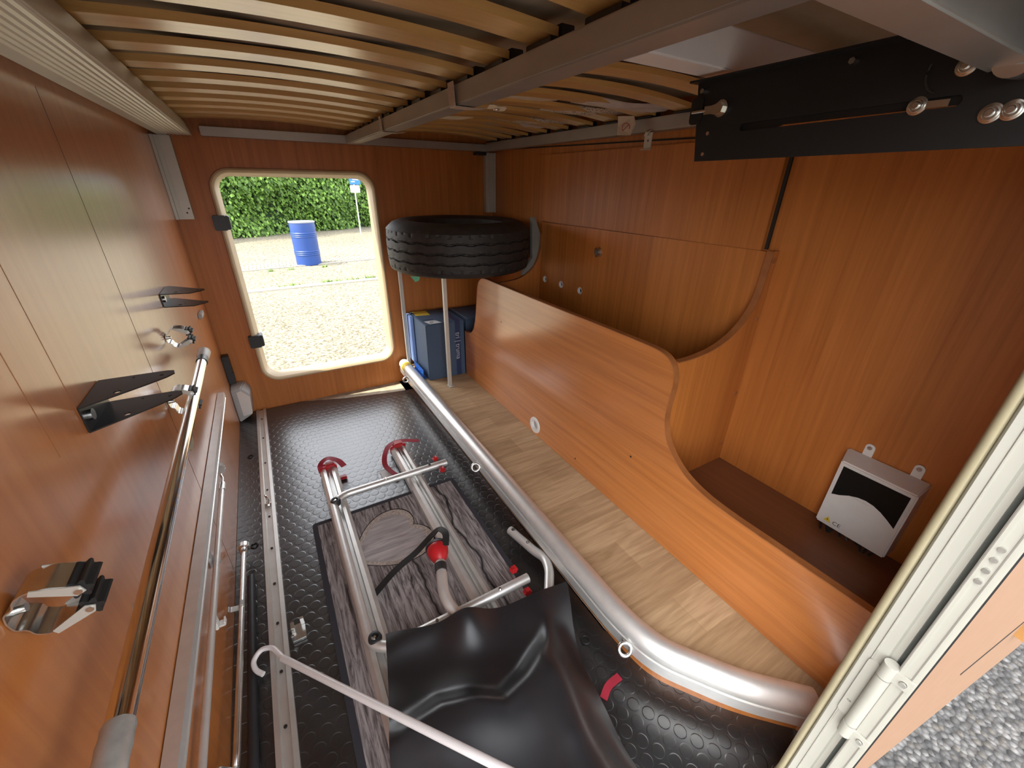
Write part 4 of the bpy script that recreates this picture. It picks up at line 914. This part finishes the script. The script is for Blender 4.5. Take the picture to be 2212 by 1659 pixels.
build('tube', mb, M['alu_s'], BA, smooth=40)
for p in ((.4775,.786,.0535),(.489,.720,.0565)): build('bolt', MB().torus(p,(0,0,1),.004,.0013,14,6).cyl((p[0],p[1],p[2]-.002),(p[0],p[1],p[2]),.004,14), M['blk'], BA)
tag(build('rubber_foot_block', MB().box((-.138,.775,.0015),(-.108,.820,.010)).box((-.138,.775,.010),(-.132,.782,.028)).box((-.116,.812,.010),(-.108,.820,.030)).box((-.138,.800,.010),(-.130,.820,.024)), M['zinc'], bevel=.001), 'small grey metal bracket lying on the rubber floor left of the doormat', 'bracket')
# black vinyl sheet
n, mm = 60, 70; vs = []
def lerp_tab(tab, x):
    if x <= tab[0][0]: return tab[0][1:]
    for p, q in zip(tab[:-1], tab[1:]):
        if x <= q[0]: k_ = (x-p[0])/(q[0]-p[0]); return tuple(a*(1-k_)+b*k_ for a, b in zip(p[1:], q[1:]))
    return tab[-1][1:]
LT = [(0,.055,.634),(.45,.002,.40),(1,-.035,.075)]
RT = [(0,.500,.548),(.16,.457,.463),(.32,.426,.385),(.48,.411,.306),(.62,.404,.237),(.75,.402,.183),(1,.402,.075)]
CT = [(-.05,.44),(.045,.445),(.11,.45),(.17,.425),(.22,.395),(.28,.412),(.35,.447),(.45,.52)]
sst = lambda q: (lambda k_: k_*k_*(3-2*k_))(max(0, min(1, q)))
for j in range(mm+1):
    t = j/mm; lx, ly = lerp_tab(LT, t); rx_, ry = lerp_tab(RT, t)
    for i in range(n+1):
        s_ = i/n; x = lx*(1-s_)+rx_*s_; y = ly*(1-s_)+ry*s_-.018*math.sin(math.pi*s_)*(1-t)**3
        yc = lerp_tab(CT, x)[0]
        q = (yc-y)/.055+.5
        wgt = sst((.42-x)/.10)*(.45+.55*sst((x+.02)/.12))
        z = .074+.034*sst(q)*wgt+.030*math.exp(-((x-.225)/.045)**2-((y-.565)/.05)**2) - .020*sst((yc-y-.05)/.16)*wgt
        z += .006*math.sin(9*x+31*y)+.004*math.sin(34*x-13*y+1)
        z += .022*math.exp(-((x-.30)/.05)**2)*sst((.36-y)/.1) + .018*math.exp(-((x-.40)/.03)**2)*sst((.52-y)/.1)*sst((y-.2)/.1)
        z -= .055*sst((s_-.80)/.20)*sst(t/.35)
        z += .008*math.exp(-((y-.60)/.03)**2)
        vs.append((x, y, z))
fs = [(j*(n+1)+i, j*(n+1)+i+1, (j+1)*(n+1)+i+1, (j+1)*(n+1)+i) for j in range(mm) for i in range(n)]
nv = len(vs); mb = MB().add(vs, fs); mb.add([(x,y,z-.0015) for x,y,z in vs], [f[::-1] for f in fs])
sh = tag(build('vinyl_sheet', mb, M['vinyl'], smooth=180), 'glossy black vinyl sheet draped over the near end of the bike carrier', 'sheet')
# white hook pole
HP = thing('hook_pole', 'off-white pole with curved hook end lying across rail and black sheet', 'pole', (-.1,.6,.05))
hook = rounded([(-.1985,.722,.020),(-.213,.738,.022),(-.217,.758,.028),(-.200,.775,.034),(-.176,.765,.038),(-.160,.732,.042),(-.150,.712,.044)], .014, 6)
build('hook', MB().tube(hook, .0055, 16), M['white_pole'], HP, smooth=50)
build('shaft', MB().cyl((-.156,.722,.043),(.248,.130,.210),.0072,20), M['white_pole'], HP)
tag(build('red_tab', ribbon([(.430,.316,.0045),(.455,.330,.006),(.492,.332,.0045)], .016, .003), M['redstrap'], smooth=30), 'short dark red strap piece on the rubber floor right of the sheet', 'strap')
tag(build('floor_ring', MB().torus((.478,.435,.004),(0,0,1),.010,.0022,22,8).cyl((.478,.435,.001),(.478,.435,.003),.004,12), M['blk']), 'dark recessed tie ring in the floor beside the step rail', 'ring')
